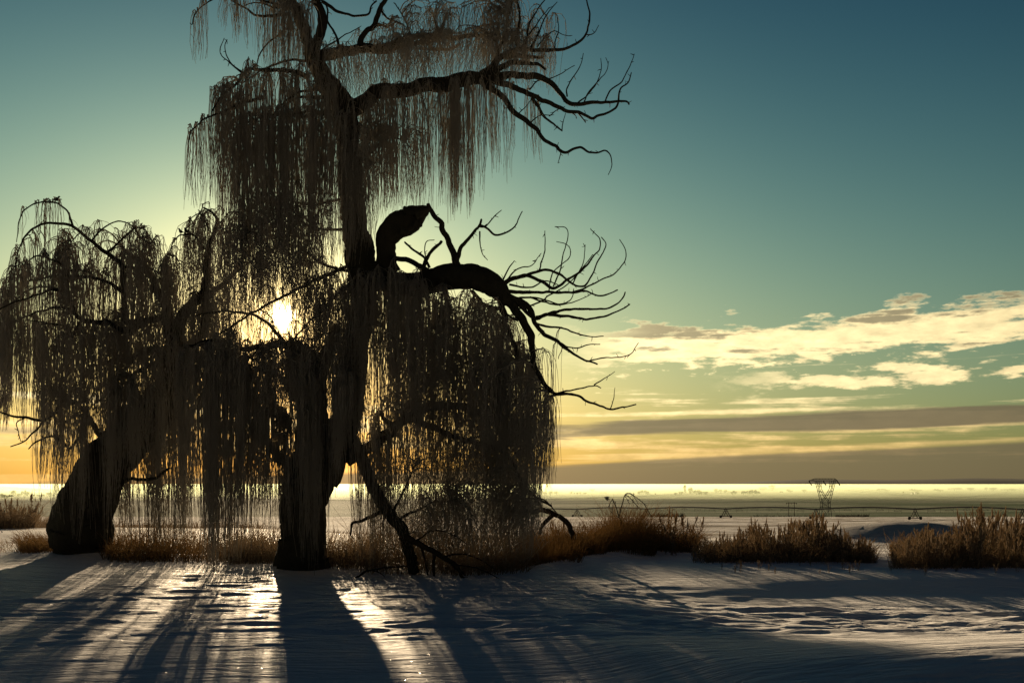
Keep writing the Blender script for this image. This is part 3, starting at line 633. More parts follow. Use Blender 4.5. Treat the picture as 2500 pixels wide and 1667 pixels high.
# the right dome
tot += C(f_((1090, 720), (1150, 740), (1200, 800), (1235, 850)), f_((1080, 1050), (1160, 1100), (1230, 1110)), 56, 13, (-1.6, 1.4), 20, 4, (14, 16), .4, spread=20)
tot += C(f_((1215, 830), (1250, 880), (1268, 930)), f_((1200, 1120), (1240, 1130), (1275, 1110)), 22, 11, (-1.3, 1.2), 14, 3, (8, 16), .35, spread=12)
tot += C(f_((1268, 780), (1290, 830)), f_((1260, 1060), (1298, 1110)), 3, 3, (-.4, .5), 12, 3, (6, 10), .2, spread=8)
tot += C(f_((900, 820), (980, 800), (1080, 830), (1180, 880)), f_((880, 1080), (1000, 1130), (1200, 1140)), 85, 13, (-1.8, 1.8), 16, 5, (20, 30), .55, spread=18, curl=.4)
tot += C(f_((860, 930), (960, 930), (1060, 940), (1180, 960), (1240, 1000)), f_((840, 1270), (960, 1250), (1080, 1220), (1200, 1260), (1260, 1240)), 95, 13, (-1.8, 1.8), 14, 5, (20, 24), .5, spread=14, curl=.2)
tot += C(f_((1050, 1060), (1140, 1080), (1220, 1140)), f_((1040, 1290), (1140, 1300), (1250, 1310)), 36, 10, (-1.5, 1.5), 20, 6, (20, 22), .6, spread=24, curl=.9)
# round the trunk, to the snow
tot += C(f_((690, 860), (720, 850), (770, 850), (840, 860)), f_((660, 1060), (690, 1200), (740, 1260), (790, 1060), (860, 1040)), 62, 14, (-1.6, -.5), 16, 4, (10, 16), .5, spread=9)
tot += C(f_((670, 1000), (700, 960), (740, 960)), f_((640, 1290), (720, 1300), (800, 1290)), 16, 8, (-1.5, -.7), 12, 4, (8, 14), .4, spread=8)
tot += C(f_((415, 840), (460, 830), (530, 840), (600, 870)), f_((410, 1180), (480, 1290), (560, 1300), (610, 1200)), 82, 15, (-1.6, 1.0), 16, 4, (14, 16), .45, spread=13)
tot += C(f_((470, 880), (500, 870), (510, 880)), f_((460, 1310), (520, 1315)), 14, 16, (-.9, .3), 12, 3, (8, 14), .2, spread=8)
tot += C(f_((590, 930), (620, 930), (660, 960)), f_((580, 1220), (660, 1230)), 34, 12, (-.8, 1.5), 12, 4, (10, 12), .5, spread=12)
tot += C(f_((820, 1000), (860, 980), (900, 1020)), f_((810, 1300), (900, 1320)), 24, 10, (-1.4, 1.0), 12, 4, (12, 12), .4, spread=10)
tot += C(f_((600, 660), (650, 640), (700, 660)), f_((590, 800), (650, 790), (700, 800)), 9, 6, (-1.2, 1.2), 16, 6, (14, 14), .5, spread=16, curl=.5)
tot += C(f_((900, 1090), (980, 1080), (1080, 1100), (1180, 1130), (1230, 1160)), f_((880, 1310), (1000, 1330), (1250, 1320)), 60, 10, (-1.6, 1.2), 22, 8, (24, 26), .6, spread=34, curl=1.4)
tot += C(f_((930, 1180), (1050, 1180), (1200, 1200)), f_((900, 1320), (1250, 1330)), 45, 9, (-1.5, .8), 26, 8, (26, 26), .6, spread=40, curl=1.6)
print('twigs A', tot)

# ---------------- the squat willow
B_ = Tree('willow_tree', 196, 1362, 'squat wide weeping willow with a thick bent trunk and a rounded crown')
B_.limb([(196, 1392), (196, 1362), (198, 1330), (200, 1285), (210, 1240), (228, 1205), (257, 1141), (292, 1093), (340, 1046), (385, 998), (412, 966), (428, 925), (430, 870), (424, 815)], 0, 0, 0.0, 'trunk', 0.0, [78, 64, 66, 72, 68, 60, 56, 54, 52, 50, 46, 40, 29, 16], wob=1.5)
for pts, r0, r1, de in [
    ([(1225, 1360), (1210, 1200), (1200, 1080), (1180, 980), (1160, 850), (1090, 720), (1010, 590), (900, 490), (850, 430)], 24, 3, .5), ([(1225, 1340), (1230, 1010), (1300, 880), (1400, 780), (1430, 700), (1450, 500), (1480, 350), (1520, 250), (1470, 190), (1420, 160)], 22, 2, -.5),
    ([(1235, 1200), (1400, 1040), (1430, 850), (1440, 720)], 13, 6, .4), ([(1330, 850), (1430, 780), (1580, 680), (1660, 560), (1760, 430), (1850, 330), (1960, 220)], 8, 4, .6), ([(1760, 430), (1850, 380), (1950, 340)], 5, 3, -.2), ([(1200, 1080), (1170, 930), (1060, 940), (980, 980), (880, 1030), (800, 990), (750, 950)], 12, 5, -.8),
    ([(1060, 940), (900, 960), (870, 900), (870, 760), (850, 600), (830, 540), (740, 480), (620, 380), (500, 290), (400, 270), (300, 275), (200, 340), (130, 450), (105, 580)], 9, 1.2, -.8), ([(510, 300), (490, 240), (460, 180), (400, 130), (300, 125), (200, 160), (140, 230), (115, 400)], 3, 1, -.2), ([(760, 960), (640, 960), (540, 920), (480, 780), (470, 680), (460, 600), (420, 550), (350, 520), (250, 500), (190, 540)], 7, 1.5, -.6),
    ([(470, 600), (560, 600), (640, 620)], 3, 1.4, .5), ([(850, 570), (950, 580), (1050, 590), (1120, 620)], 4, 1.6, .7), ([(740, 480), (830, 400), (940, 310), (1010, 320), (1060, 400)], 3.4, 1.3, .4), ([(640, 390), (700, 320), (780, 265), (860, 265), (930, 300), (980, 380)], 2.4, 1.1, -.5), ([(870, 760), (760, 690), (620, 650), (400, 640), (280, 660), (150, 690), (60, 750)], 5, 1.6, .8),
    ([(540, 920), (480, 870), (380, 860), (200, 910), (50, 980)], 4.4, 1.6, .6), ([(560, 960), (500, 1060), (450, 990), (330, 970), (220, 950)], 4, 1.5, -.5), ([(475, 740), (350, 740), (200, 790), (50, 840), (-30, 890)], 4, 1.5, -.7), ([(1450, 480), (1350, 355), (1280, 352), (1240, 360), (1200, 420), (1180, 500)], 3, 1.1, -.2), ([(1460, 330), (1400, 210), (1330, 240), (1290, 330)], 2.2, 1, .3),
    ([(1225, 1300), (1100, 1160), (1020, 1150), (940, 1200), (860, 1300)], 12, 4, .7), ([(1215, 1180), (1290, 1170), (1380, 1200), (1480, 1280)], 8, 3, .6), ([(1225, 1260), (1130, 1260), (1030, 1270), (900, 1340)], 8, 3, -.9), ([(480, 780), (380, 720), (250, 720), (120, 790), (40, 900)], 3.5, 1.3, .4), ([(620, 380), (560, 340), (500, 400), (470, 480)], 2.2, 1, .4)]:
    B_.limb(conv('3', pts), r0, r1, de, spurs=4)
for pts, r0, r1, de in [([(860, 480), (640, 160), (500, 90), (420, 180), (330, 240), (200, 215), (100, 200), (-10, 172)], 9, 2, -.9), ([(330, 240), (260, 330), (180, 400), (80, 440)], 2.8, 1.4, -.3), ([(760, 620), (640, 370), (540, 450), (480, 400), (400, 360), (280, 400), (220, 455)], 6, 1.6, -.7), ([(200, 215), (130, 260), (140, 330), (160, 395)], 1.8, .9, 0), ([(880, 760), (940, 720), (1000, 680), (1100, 690), (1200, 670), (1300, 600)], 5, 3, -.5)]:
    B_.limb(conv('5', pts), r0, r1, de, spurs=3)
C = B_.curtain; tot = 0
tot += C(f_((50, 490), (90, 470), (130, 470), (165, 500)), f_((36, 600), (80, 560), (160, 590)), 15, 4, (-.8, -.1), 6, 3, (10, 6), .4, spread=8)
tot += C(f_((35, 580), (70, 555), (130, 545), (180, 570)), f_((20, 700), (90, 700), (190, 720)), 24, 8, (-1.0, .6), 16, 4, (12, 10), .5, spread=14)
tot += C(f_((200, 530), (260, 515), (320, 530), (370, 580)), f_((200, 650), (300, 660), (380, 690)), 34, 9, (-1.0, 1.2), 26, 5, (16, 12), .6, spread=24, curl=.5)
tot += C(f_((0, 700), (20, 630), (60, 600)), f_((-10, 960), (30, 940), (80, 900)), 22, 11, (-1.0, .9), 16, 4, (12, 14), .4, spread=12)
tot += C(f_((60, 600), (130, 590), (200, 610), (300, 590)), f_((60, 900), (160, 900), (320, 860)), 66, 12, (-1.6, 1.6), 18, 5, (18, 20), .55, curl=.3)
tot += C(f_((300, 590), (360, 600), (420, 640)), f_((290, 860), (360, 900), (440, 880)), 50, 12, (-1.6, 1.6), 18, 5, (18, 18), .55, curl=.4)
tot += C(f_((-10, 760), (60, 760), (130, 790)), f_((-10, 960), (40, 1000), (80, 980), (150, 1060)), 38, 12, (-1.4, 1.2), 14, 4, (14, 20), .45, spread=12)
tot += C(f_((80, 900), (120, 860), (170, 860)), f_((70, 1100), (85, 1150), (130, 1130), (180, 1150)), 25, 9, (-1.4, 1.0), 14, 4, (12, 18), .4, spread=12)
tot += C(f_((120, 980), (150, 960), (200, 950)), f_((80, 1150), (110, 1160), (160, 1240), (210, 1240)), 15, 8, (-1.5, -.3), 12, 4, (12, 16), .4, spread=10)
tot += C(f_((160, 780), (240, 760), (320, 770), (420, 800)), f_((150, 1060), (240, 1080), (330, 1000), (430, 1000)), 92, 13, (-1.8, 1.8), 18, 5, (22, 30), .55, curl=.35)
tot += C(f_((180, 900), (240, 890), (320, 900), (400, 920)), f_((170, 1100), (200, 1230), (240, 1250), (270, 1120), (330, 1060), (420, 1060)), 52, 12, (-1.7, -.4), 14, 4, (16, 20), .5, spread=12)
tot += C(f_((270, 1010), (330, 960), (420, 930), (450, 920)), f_((260, 1250), (340, 1280), (440, 1280)), 60, 13, (-.4, 1.8), 14, 5, (14, 18), .45, spread=12)
tot += C(f_((440, 520), (480, 490), (510, 500)), f_((430, 660), (530, 680)), 24, 11, (-1.0, 1.0), 22, 5, (10, 14), .5, spread=18, curl=.3)
tot += C(f_((410, 575), (440, 570), (490, 620)), f_((400, 700), (520, 760)), 24, 9, (-.8, .9), 16, 4, (10, 16), .5, spread=14, curl=.2)
tot += C(f_((430, 700), (480, 680), (540, 700)), f_((420, 900), (540, 900)), 44, 12, (-1.4, 1.4), 16, 5, (18, 24), .55, curl=.5)
tot += C(f_((-10, 900), (60, 900)), f_((-10, 1000), (20, 990), (70, 980)), 8, 6, (-.8, .8), 8, 3, (10, 8), .4, spread=8)
print('twigs B', tot)

# icicles on the dead limbs
def icicle(px, py, ln):
    q = A.near(px, py)
    ch = A.owner[int(np.argmin([(t[0]-px)**2+(t[1]-py)**2 for t in A.pts]))]
    p = A.world(np.array([q[0]]*4), q[1]+np.array([0, .3, .7, 1.0])*ln, q[2]); V, Q = tubes(p[None], (np.array([[2.0, 1.6, 1.0, .3]])*A.Y/FPX), 6)
    me = mesh_np('icicle', V, Q); me.materials.append(M['ice'])
    o = bpy.data.objects.new('icicle', me); COL.objects.link(o); o.parent = ch; o.location = -Vector(A.root.location)-Vector(ch.location)
for a in ((1493, 254, 14), (1448, 288, 12), (1357, 360, 14), (1388, 374, 10)): icicle(*a)

# ------------------------------------------------------------------ fallen wood
def loose(name, label, cat, paths, Y, py0, mat='dead_bark'):
    """dead wood lying on the snow: traced pieces at one distance with some run in depth"""
    t = Tree.__new__(Tree); t.Y = Y; t.pts = []; t.owner = []; b = at(paths[0][0][0][0], py0, Y); b[2] = gz(b[0], b[1])
    t.root = empty(name, b); tag(t.root, label, cat)
    for i, (p, r0, r1, de) in enumerate(paths): t.limb(p, r0, r1, de, 'stem' if i == 0 else 'branch', None if i else 0.0, mat=mat, spurs=2)
    return t
rc = lambda *p: conv('r', p)
loose('fallen_branch', 'broken dark bough arching out of the grass beside the tall willow', 'branch', [
    (rc((-90, 600), (0, 585), (150, 562), (280, 605), (400, 655), (470, 710), (560, 860), (600, 960)), 6, 6.5, -.5), (rc((300, 610), (215, 695), (140, 780), (100, 900)), 6, 4, -.3), (rc((160, 570), (125, 505), (70, 425)), 4.5, 2.5, .2), (rc((60, 425), (-20, 385), (-90, 395)), 2, 1, .3), (rc((20, 380), (150, 400), (240, 470), (330, 570), (420, 680)), 2.4, 1.2, .2)], 20.2, 1360)
c6 = lambda *p: conv('6', p)
loose('fallen_branch', 'dead forked bough lying at the foot of the leaning limb', 'branch', [
    (c6((1010, 1200), (1080, 1235), (1160, 1275), (1260, 1330), (1330, 1375), (1400, 1490)), 9, 4, -.6), (c6((1205, 1310), (1200, 1400), (1205, 1490)), 4.5, 3, .2), (c6((1300, 1360), (1380, 1430), (1440, 1495)), 4, 2, .4), (c6((1120, 1270), (1150, 1390), (1170, 1480)), 3, 1.6, .3), (c6((1260, 1330), (1380, 1310), (1500, 1350), (1600, 1420)), 3, 1.2, .5),
    (c6((1070, 1240), (1180, 1170), (1300, 1180), (1420, 1250)), 2.6, 1.0, .4), (c6((1340, 1380), (1480, 1400), (1620, 1470)), 2.2, 1.0, -.4)], 17.4, 1405)
loose('fallen_branch', 'thin dead stick propped on the snow right of the tall trunk', 'branch', [(c6((690, 1475), (750, 1430), (800, 1410), (930, 1395), (1040, 1390)), 3.4, 1.6, -.3), (c6((800, 1410), (860, 1430), (900, 1470)), 1.6, .8, .2)], 17.2, 1412)
loose('bramble', 'bare stems bent in an arch over the golden grass', 'bramble', [
    (rc((1180, 790), (1250, 805), (1275, 740), (1240, 630), (1190, 500), (1150, 390)), 1.7, 1.2, .1), (rc((1150, 390), (1115, 460), (1105, 530)), .9, .5, 0), (rc((1150, 390), (1150, 480), (1140, 640)), .9, .5, .1), (rc((1245, 640), (1270, 540), (1300, 430), (1330, 340), (1390, 318), (1480, 370), (1580, 450), (1650, 550), (1720, 660)), 1.5, .8, .3),
    (rc((1330, 340), (1420, 400), (1500, 500), (1560, 560)), 1.2, .6, .2), (rc((1340, 335), (1400, 330), (1460, 360), (1520, 470)), 1, .5, -.1), (rc((1440, 450), (1450, 370), (1455, 310)), .9, .5, 0), (rc((1400, 470), (1350, 380), (1335, 345)), .9, .5, 0)], 21.5, 1330)

# ------------------------------------------------------------------ grass, shrubs, weeds
def blades(n, px0, px1, y0, y1, h0, h1, lean, r, seed, dens=None):
    """n dry blades rooted on the ground between two distances -> verts, quads"""
    g = np.random.default_rng(seed); K = 4
    Y = g.uniform(y0, y1, n); px = g.uniform(px0, px1, n); X = (px-1250)/FPX*Y
    if dens is not None:
        keep = g.uniform(0, 1, n) < dens(X, Y); X, Y = X[keep], Y[keep]; n = len(X)
    Z = height(X, Y)-0.03
    cl = 0.5+0.4*vnoise(X/0.3, Y/0.4, seed)+0.35*vnoise(X/0.9, Y/1.2, seed+50)
    H = (h0+(h1-h0)*g.uniform(0, 1, n)**1.6)*np.clip(0.5+0.7*cl, 0.25, 1.6)
    t = np.linspace(0, 1, K)[None, :]
    ax = g.normal(lean, 0.35, n)[:, None]; ay = g.normal(0, 0.3, n)[:, None]; b = g.uniform(0.2, 1.0, n)[:, None]
    H = H[:, None]
    P = np.stack([X[:, None]+H*ax*(t*0.5+b*t**2.4*0.6), Y[:, None]+H*ay*(t*0.5+b*t**2.4*.5), Z[:, None]+H*(t-0.25*b*t**3)], -1)
    P[..., 0] += g.normal(0, 0.006, P.shape[:2])*t
    R = r*g.uniform(0.6, 1.3, n)[:, None]*np.interp(t, [0, .6, 1], [1, .8, .3])*np.ones((n, 1))
    return tubes(P, R, 3)
def patch(name, label, cat, parts, mat='dry_grass'):
    V, Q, o = [], [], 0
    for a in parts:
        v, q = blades(*a); V.append(v); Q.append(q+o); o += len(v)
    ob = obj(name, mesh_np(name, np.vstack(V), np.vstack(Q)), mat); tag(ob, label, cat, kind='stuff')
patch('dry_grass', 'tall golden dry grass beside the broken bough', 'grass', [
    (3800, 1270, 1480, 19.8, 23.5, .35, .95, .15, .0045, 1), (3000, 1440, 1600, 20.5, 24.0, .4, 1.25, .2, .0045, 2), (2600, 1560, 1700, 21.5, 25.5, .3, .85, .45, .0045, 3), (1500, 1250, 1420, 18.4, 20.0, .2, .6, .2, .0045, 4), (1200, 1480, 1560, 22.0, 24.0, .7, 1.55, .05, .004, 5)])
patch('dry_grass', 'short brown grass and stubble between the two willow trunks', 'grass', [(3400, 265, 640, 19.8, 24.5, .15, .75, .05, .005, 6), (900, 250, 420, 20.3, 21.6, .15, .45, -.2, .0045, 7)])
patch('dry_grass', 'brown grass heap against the bent trunk of the squat willow', 'grass', [(1300, 50, 150, 21.2, 24.0, .15, .6, -.5, .0045, 8), (500, -20, 110, 21.5, 26.0, .06, .25, -.5, .0045, 9)])
patch('dry_grass', 'low twiggy brush at the foot of the tall willow', 'brush', [(1500, 560, 690, 19.2, 22.5, .3, 1.0, .0, .005, 10), (1500, 780, 920, 18.3, 21.5, .3, .9, .1, .005, 11), (2200, 880, 1280, 17.6, 21.0, .3, 1.5, .2, .005, 12), (900, 1100, 1290, 17.2, 19.5, .12, .5, .3, .005, 13)], 'dry_weed')
patch('dry_grass', 'dark clump of weeds on the snow shelf behind the squat willow', 'grass', [(1500, -60, 90, 37, 42, .5, 1.35, .05, .007, 14), (500, 60, 150, 38, 43, .2, .8, .1, .007, 15)], 'dry_weed')
patch('stubble', 'short frosted stubble poking through the snow beyond the willows', 'stubble', [(5200, 150, 1330, 25, 58, .10, .34, .1, .007, 40)])
patch('reed_strip', 'long rust brown strip of stubble along the field edge', 'stubble', [(3200, -200, 640, 66, 86, .5, 1.5, .0, .016, 16)])
patch('dry_grass', 'ragged brown undergrowth filling the weed row', 'grass', [(2400, 1690, 2140, 18.9, 22.0, .15, .55, .1, .005, 17), (2800, 2170, 2660, 18.0, 21.8, .2, .7, .05, .005, 18), (2600, 1720, 2125, 19.2, 21.8, .25, .48, .0, .010, 27), (3600, 2185, 2680, 18.3, 21.6, .28, .55, .0, .010, 28)], 'dry_weed')
patch('scrub', 'low dark scrub along the lip of the field', 'scrub', [(600, 1600, 1670, 455, 470, .6, 2.6, 0, .07, 19), (1000, 1840, 2020, 545, 575, 1., 3.5, 0, .08, 20), (900, 2040, 2120, 520, 560, 1., 3.0, 0, .08, 21)], 'far_leaf')

def weed_mesh(seed, tall):
    """a dead stalky weed: several ribbed stalks with short side shoots and dense seed spikes"""
    g = np.random.default_rng(seed); P_, R_ = [], []; SP, SR = [], []
    for s in range(int(g.integers(4, 8))):
        H = tall*g.uniform(0.55, 1.0); bx, by = g.normal(0, .05, 2); lx, ly = g.normal(0, .14, 2); t = np.linspace(0, 1, 7)
        st = np.column_stack([bx+lx*t+.02*np.sin(t*7+s), by+ly*t, H*t-0.04]); P_.append(st); R_.append(np.linspace(.008, .004, 7))
        for b in range(int(g.integers(5, 10))):
            u = g.uniform(.25, .95); o = np.array([np.interp(u, t, st[:, k]) for k in range(3)]); a = g.uniform(0, 6.28); ln = g.uniform(.06, .26)*(1.2-u)*1.4+.03
            tt = np.linspace(0, 1, 7); w = g.uniform(.25, .7)
            sh = o+np.column_stack([np.cos(a)*ln*w*np.sin(tt*1.4), np.sin(a)*ln*w*np.sin(tt*1.4), ln*tt]); P_.append(sh); R_.append(np.linspace(.0032, .002, 7))
            SP.append(sh[3:7]); SR.append(np.array([.003, .009, .009, .003])*g.uniform(.7, 1.4))
        u0 = np.linspace(.78, 1.02, 4); SP.append(np.column_stack([np.interp(u0, t, st[:, k]) for k in range(3)])+np.array([[0, 0, 0]]*3+[[0, 0, .05]])); SR.append(np.array([.006, .020, .019, .005])*g.uniform(.7, 1.3))
        for k in range(14):       # curled dead leaves
            u = g.uniform(.1, .9); o = np.array([np.interp(u, t, st[:, q]) for q in range(3)]); a = g.uniform(0, 6.28); ln = g.uniform(.03, .08); q = np.linspace(0, 1, 4)
            SP.append(o+np.column_stack([np.cos(a)*ln*q, np.sin(a)*ln*q, ln*(.6*q-1.1*q**2)])); SR.append(np.array([.003, .008, .007, .002]))
    v, q = tubes(np.array(P_), np.array(R_), 3); v2, q2 = tubes(np.array(SP), np.array(SR), 4)
    a = mesh_np('dry_weed', v, q); b = mesh_np('seed_heads', v2, q2)
    for me in (a, b): me.materials.append(M['dry_weed']); del me['world']
    return a, b
WM = [weed_mesh(100+i, 1.0) for i in range(7)]
def weed(px, Y, h, label, group):
    x = (px-1250)/FPX*Y; a, b = WM[int(rng.integers(len(WM)))]
    o = bpy.data.objects.new('dry_weed', a); COL.objects.link(o); c = bpy.data.objects.new('seed_heads', b); COL.objects.link(c); c.parent = o; c['kind'] = 'stuff'
    o.location = (x, Y, gz(x, Y)); o.rotation_euler = (0, 0, rng.uniform(0, 6.28)); o.scale = (h*rng.uniform(.8, 1.2),)*2+(h,)
    tag(o, label, 'weed', group)
for i in range(95):
    px = rng.uniform(1715, 2130); h = np.interp(px, [1715, 1800, 1840, 1880, 1940, 1985, 2030, 2090, 2130], [.4, .65, .95, .7, .85, 1.2, .8, .6, .45])*rng.uniform(.65, 1.05)
    if h > 0.8: weed(px, rng.uniform(18.9, 21.8), h*.95, 'tall brown seed stalk of the low weed row, before the pylon', 'tall weeds of the low row')
    else: weed(px, rng.uniform(18.9, 21.8), h*.95, 'short brown seed stalk in the low weed row between grass and snow gap', 'short weeds of the low row')
for i in range(140):
    px = rng.uniform(2175, 2640); h = np.interp(px, [2170, 2240, 2300, 2350, 2390, 2430, 2500, 2640], [.5, .75, .8, 1.1, 1.35, 1.15, 1.05, 1.0])*rng.uniform(.6, 1.05)
    if h > 1.0: weed(px, rng.uniform(18.0, 21.6), h*.95, 'tallest dark seed stalk of the thick weed stand, topping the irrigation pipe', 'tallest weeds of the thick stand')
    elif h > 0.72: weed(px, rng.uniform(18.0, 21.6), h*.95, 'middling dark seed stalk in the thick weed stand past the snow gap', 'middling weeds of the thick stand')
    else: weed(px, rng.uniform(18.0, 21.6), h*.95, 'short dark seed stalk on the flank of the thick weed stand', 'short weeds of the thick stand')
for i in range(9):
    weed(rng.uniform(1370, 1700), rng.uniform(21, 24), rng.uniform(.6, 1.1), 'brown seed stalk standing up out of the golden grass', 'weeds in the golden grass')
for i in range(8):
    weed(rng.uniform(-40, 90), rng.uniform(37, 41), rng.uniform(.8, 1.5), 'dark seed stalk on the snow shelf behind the squat willow', 'weeds on the snow shelf')
for i in range(26):
    weed(rng.choice([rng.uniform(2150, 2500), rng.uniform(1730, 2100)]), rng.uniform(16.8, 18.4), rng.uniform(.10, .25), 'stunted weed tip poking out of the drift before the weed rows', 'weed tips in the drift')

# ------------------------------------------------------------------ birds
def bird_mesh():
    """one skin: round body, head with beak, folded wings, tail"""
    bm = bmesh.new()
    rings = [(-.085, .004, .012, .062), (-.06, .010, .006, .060), (-.03, .020, .017, .058), (-.005, .031, .030, .056), (.018, .031, .032, .062), (.034, .024, .025, .078), (.045, .019, .019, .092), (.056, .018, .018, .098), (.066, .010, .011, .098), (.073, .004, .004, .097), (.082, .0008, .0008, .095)]
    prev = None
    for x, ry, rz, z in rings:
        r = [bm.verts.new((x, ry*math.cos(a*math.pi/5), z+rz*math.sin(a*math.pi/5))) for a in range(10)]
        if prev:
            for k in range(10): bm.faces.new((prev[k], prev[(k+1) % 10], r[(k+1) % 10], r[k]))
        else: bm.faces.new(r[::-1])
        prev = r
    bm.faces.new(prev)
    for s in (-1, 1):
        w = [bm.verts.new(c) for c in ((.02, s*.026, .078), (-.02, s*.034, .072), (-.062, s*.014, .060), (-.03, s*.030, .052), (.012, s*.033, .055))]
        bm.faces.new(w if s < 0 else w[::-1])
    me = bpy.data.meshes.new('bird'); bm.to_mesh(me); bm.free()
    for p in me.polygons: p.use_smooth = True
    me.materials.append(M['feather']); return me
BM = bird_mesh()
leg_v, leg_q = tubes(np.array([[[.0, .010, .036], [.004, .010, .018], [.002, .010, 0.0]]]), np.array([[.0028, .002, .002]]), 4)
LEG = mesh_np('leg', leg_v, leg_q); LEG.materials.append(M['feather']); del LEG['world']
def bird(tree, px, py, label, rz):
    q = tree.near(px, py); p = tree.world(np.array([q[0]]), np.array([q[1]]), q[2])[0]
    o = bpy.data.objects.new('bird', BM); COL.objects.link(o); o.location = (p[0], p[1], p[2]+q[3]*tree.Y/FPX); o.rotation_euler = (0, math.radians(-18), rz); o.scale = (1.1,)*3
    for s in (0, 1):
        l = bpy.data.objects.new('leg', LEG); COL.objects.link(l); l.parent = o; l.location = (0, -.02*s, 0)
    tag(o, label, 'bird')
bird(B_, 143, 497, 'small dark bird alone on the highest arched twig of the squat willow', 0.3)
bird(B_, 439, 575, 'small dark bird with its back to its neighbour at the end of the shared twig', 2.9)
bird(B_, 453, 573, 'small dark bird on the shared twig, nearer to the dense crown', 2.5)
bird(A, 1125, 742, 'small dark bird tucked under the great sideways limb', 0.4)

# ------------------------------------------------------------------ pylon, poles, irrigator
def bars(segs, r, sides=4):
    V, Q, o = [], [], 0
    P = np.array([[a, (np.array(a)+np.array(b))/2, b] for a, b in segs], float)
    return tubes(P, np.full((len(segs), 3), r), sides)
def part(name, segs, r, mat, parent, sides=4):
    v, q = bars(segs, r, sides); me = mesh_np(name, v, q, False); del me['world']
    return obj(name, me, mat, parent)
def pylon():
    Y = 745.0; s = Y/FPX; x0 = (2015-1250)*s
    gzz = gz(x0, Y); root = empty('pylon', (x0, Y, gzz)); tag(root, 'waisted lattice steel pylon with three slanting insulators on the plain', 'pylon')
    H = lambda py: CAMZ+(HORIZON-py)*s-gzz      # height of a photo row
    X = lambda px: (px-2015)*s
    d = 2.4
    top, arm, waist, tie, neck, low = H(1168), H(1173.5), H(1207.5), H(1216.5), H(1226.5), 0.0
    def leg(sx, sy):
        return [((sx*X(2015+13.5), sy*d*1.3, -.5), (sx*X(2015+9.5), sy*d, neck)), ((sx*X(2015+9.5), sy*d, neck), (sx*X(2015+14.5), sy*d*.8, waist)), ((sx*X(2015+14.5), sy*d*.8, waist), (sx*X(2015+23.5), sy*d*.7, arm))]
    for sx in (-1, 1):
        for sy in (-1, 1): part('leg', leg(sx, sy), .24, 'steel', root)
    W = X(2015+9.5); w2 = X(2015+14.5); wa = X(2015+23.5)
    for sy in (-1, 1):
        y = sy*d*.9
        part('window_brace', [((-W, y, neck), (X(2015+4), y, waist)), ((W, y, neck), (-X(2015+4), y, waist)), ((X(2015+4), y, waist), (-X(2015-13), y, H(1190))), ((-X(2015+4), y, waist), (X(2015-13), y, H(1190))), ((X(2003), y, H(1190)), (-wa*.8, y, arm)), ((-X(2003), y, H(1190)), (wa*.8, y, arm)),
              ((X(2003), y, H(1190)), (X(2003)*1.05, y, arm)), ((-X(2003), y, H(1190)), (-X(2003)*1.05, y, arm))], .2, 'steel', root)
        part('cross_brace', [((-w2, y, waist), (w2, y, waist)), ((-X(2015+12), y, tie), (X(2015+12), y, tie)), ((-W, y, neck), (W, y, neck)), ((-X(2015+10.5), y, H(1238)), (X(2015+10.5), y, H(1238))), ((-W, y, neck), (X(2015+10.5), y, H(1238))), ((W, y, neck), (-X(2015+10.5), y, H(1238))),
              ((-X(2015+10.5), y, H(1238)), (X(2015+13.5), y, 0)), ((X(2015+10.5), y, H(1238)), (-X(2015+13.5), y, 0)), ((w2*1.15, y, H(1198)), (X(2015+7), y, H(1201))), ((-w2*1.15, y, H(1198)), (-X(2015+7), y, H(1201)))], .14, 'steel', root)
    xs = [1975, 1990, 2000, 2010, 2020, 2030, 2040, 2045]
    tp = [((X(1975)), 0, arm), (X(1990), 0, top), (X(2036), 0, top), (X(2050), 0, arm)]
    for sy in (-1, 1):
        y = sy*1.2
        ch = [((X(1975), 0, arm), (X(2050), 0, arm) if False else (X(2044), y, arm)), ((X(1975), 0, arm+.2), (X(1990), y, top)), ((X(1990), y, top), (X(2037), y, top)), ((X(2037), y, top), (X(2044), y, arm))]
        lat = []
        for k in range(8):
            a, b = 1982+k*7.4, 1982+(k+.5)*7.4
            lat += [((X(a), y, arm), (X(b), y, top if 1990 < b < 2037 else (top+arm)/2)), ((X(b), y, top if 1990 < b < 2037 else (top+arm)/2), (X(a+7.4), y, arm))]
        part('crossarm', ch, .2, 'steel', root); part('crossarm_lacing', lat, .11, 'steel', root)
    ends = []
    for px in (1975, 2010, 2044):
        a = (X(px), 0, arm); b = (X(px+7), 0, H(1184.5)); part('insulator', [(a, (X(px+1), 0, H(1176))), ((X(px+1), 0, H(1176)), b)], .38, 'rubber', root, 6); ends.append((x0+b[0], Y, gzz+b[2]))
    return ends
ENDS = pylon()
def wire(a, b, sag, label, group):
    t = np.linspace(0, 1, 60)[:, None]; P = np.array(a)*(1-t)+np.array(b)*t; P[:, 2] -= (sag*4*t*(1-t))[:, 0]
    v, q = tubes(P[None], np.full((1, 60), .06), 3); o = obj('power_line', mesh_np('power_line', v, q), 'steel')
    tag(o, label, 'power line', group)
for i, e in enumerate(ENDS):
    wire(e, (-470+i*8, 640, 9.5), 15, 'thin cable sagging from the pylon across to the far side of the willows', 'pylon cables towards the willows')
    wire(e, (980+i*9, 1900, -4), 14, 'thin cable sagging away from the pylon over the plain', 'pylon cables over the plain')
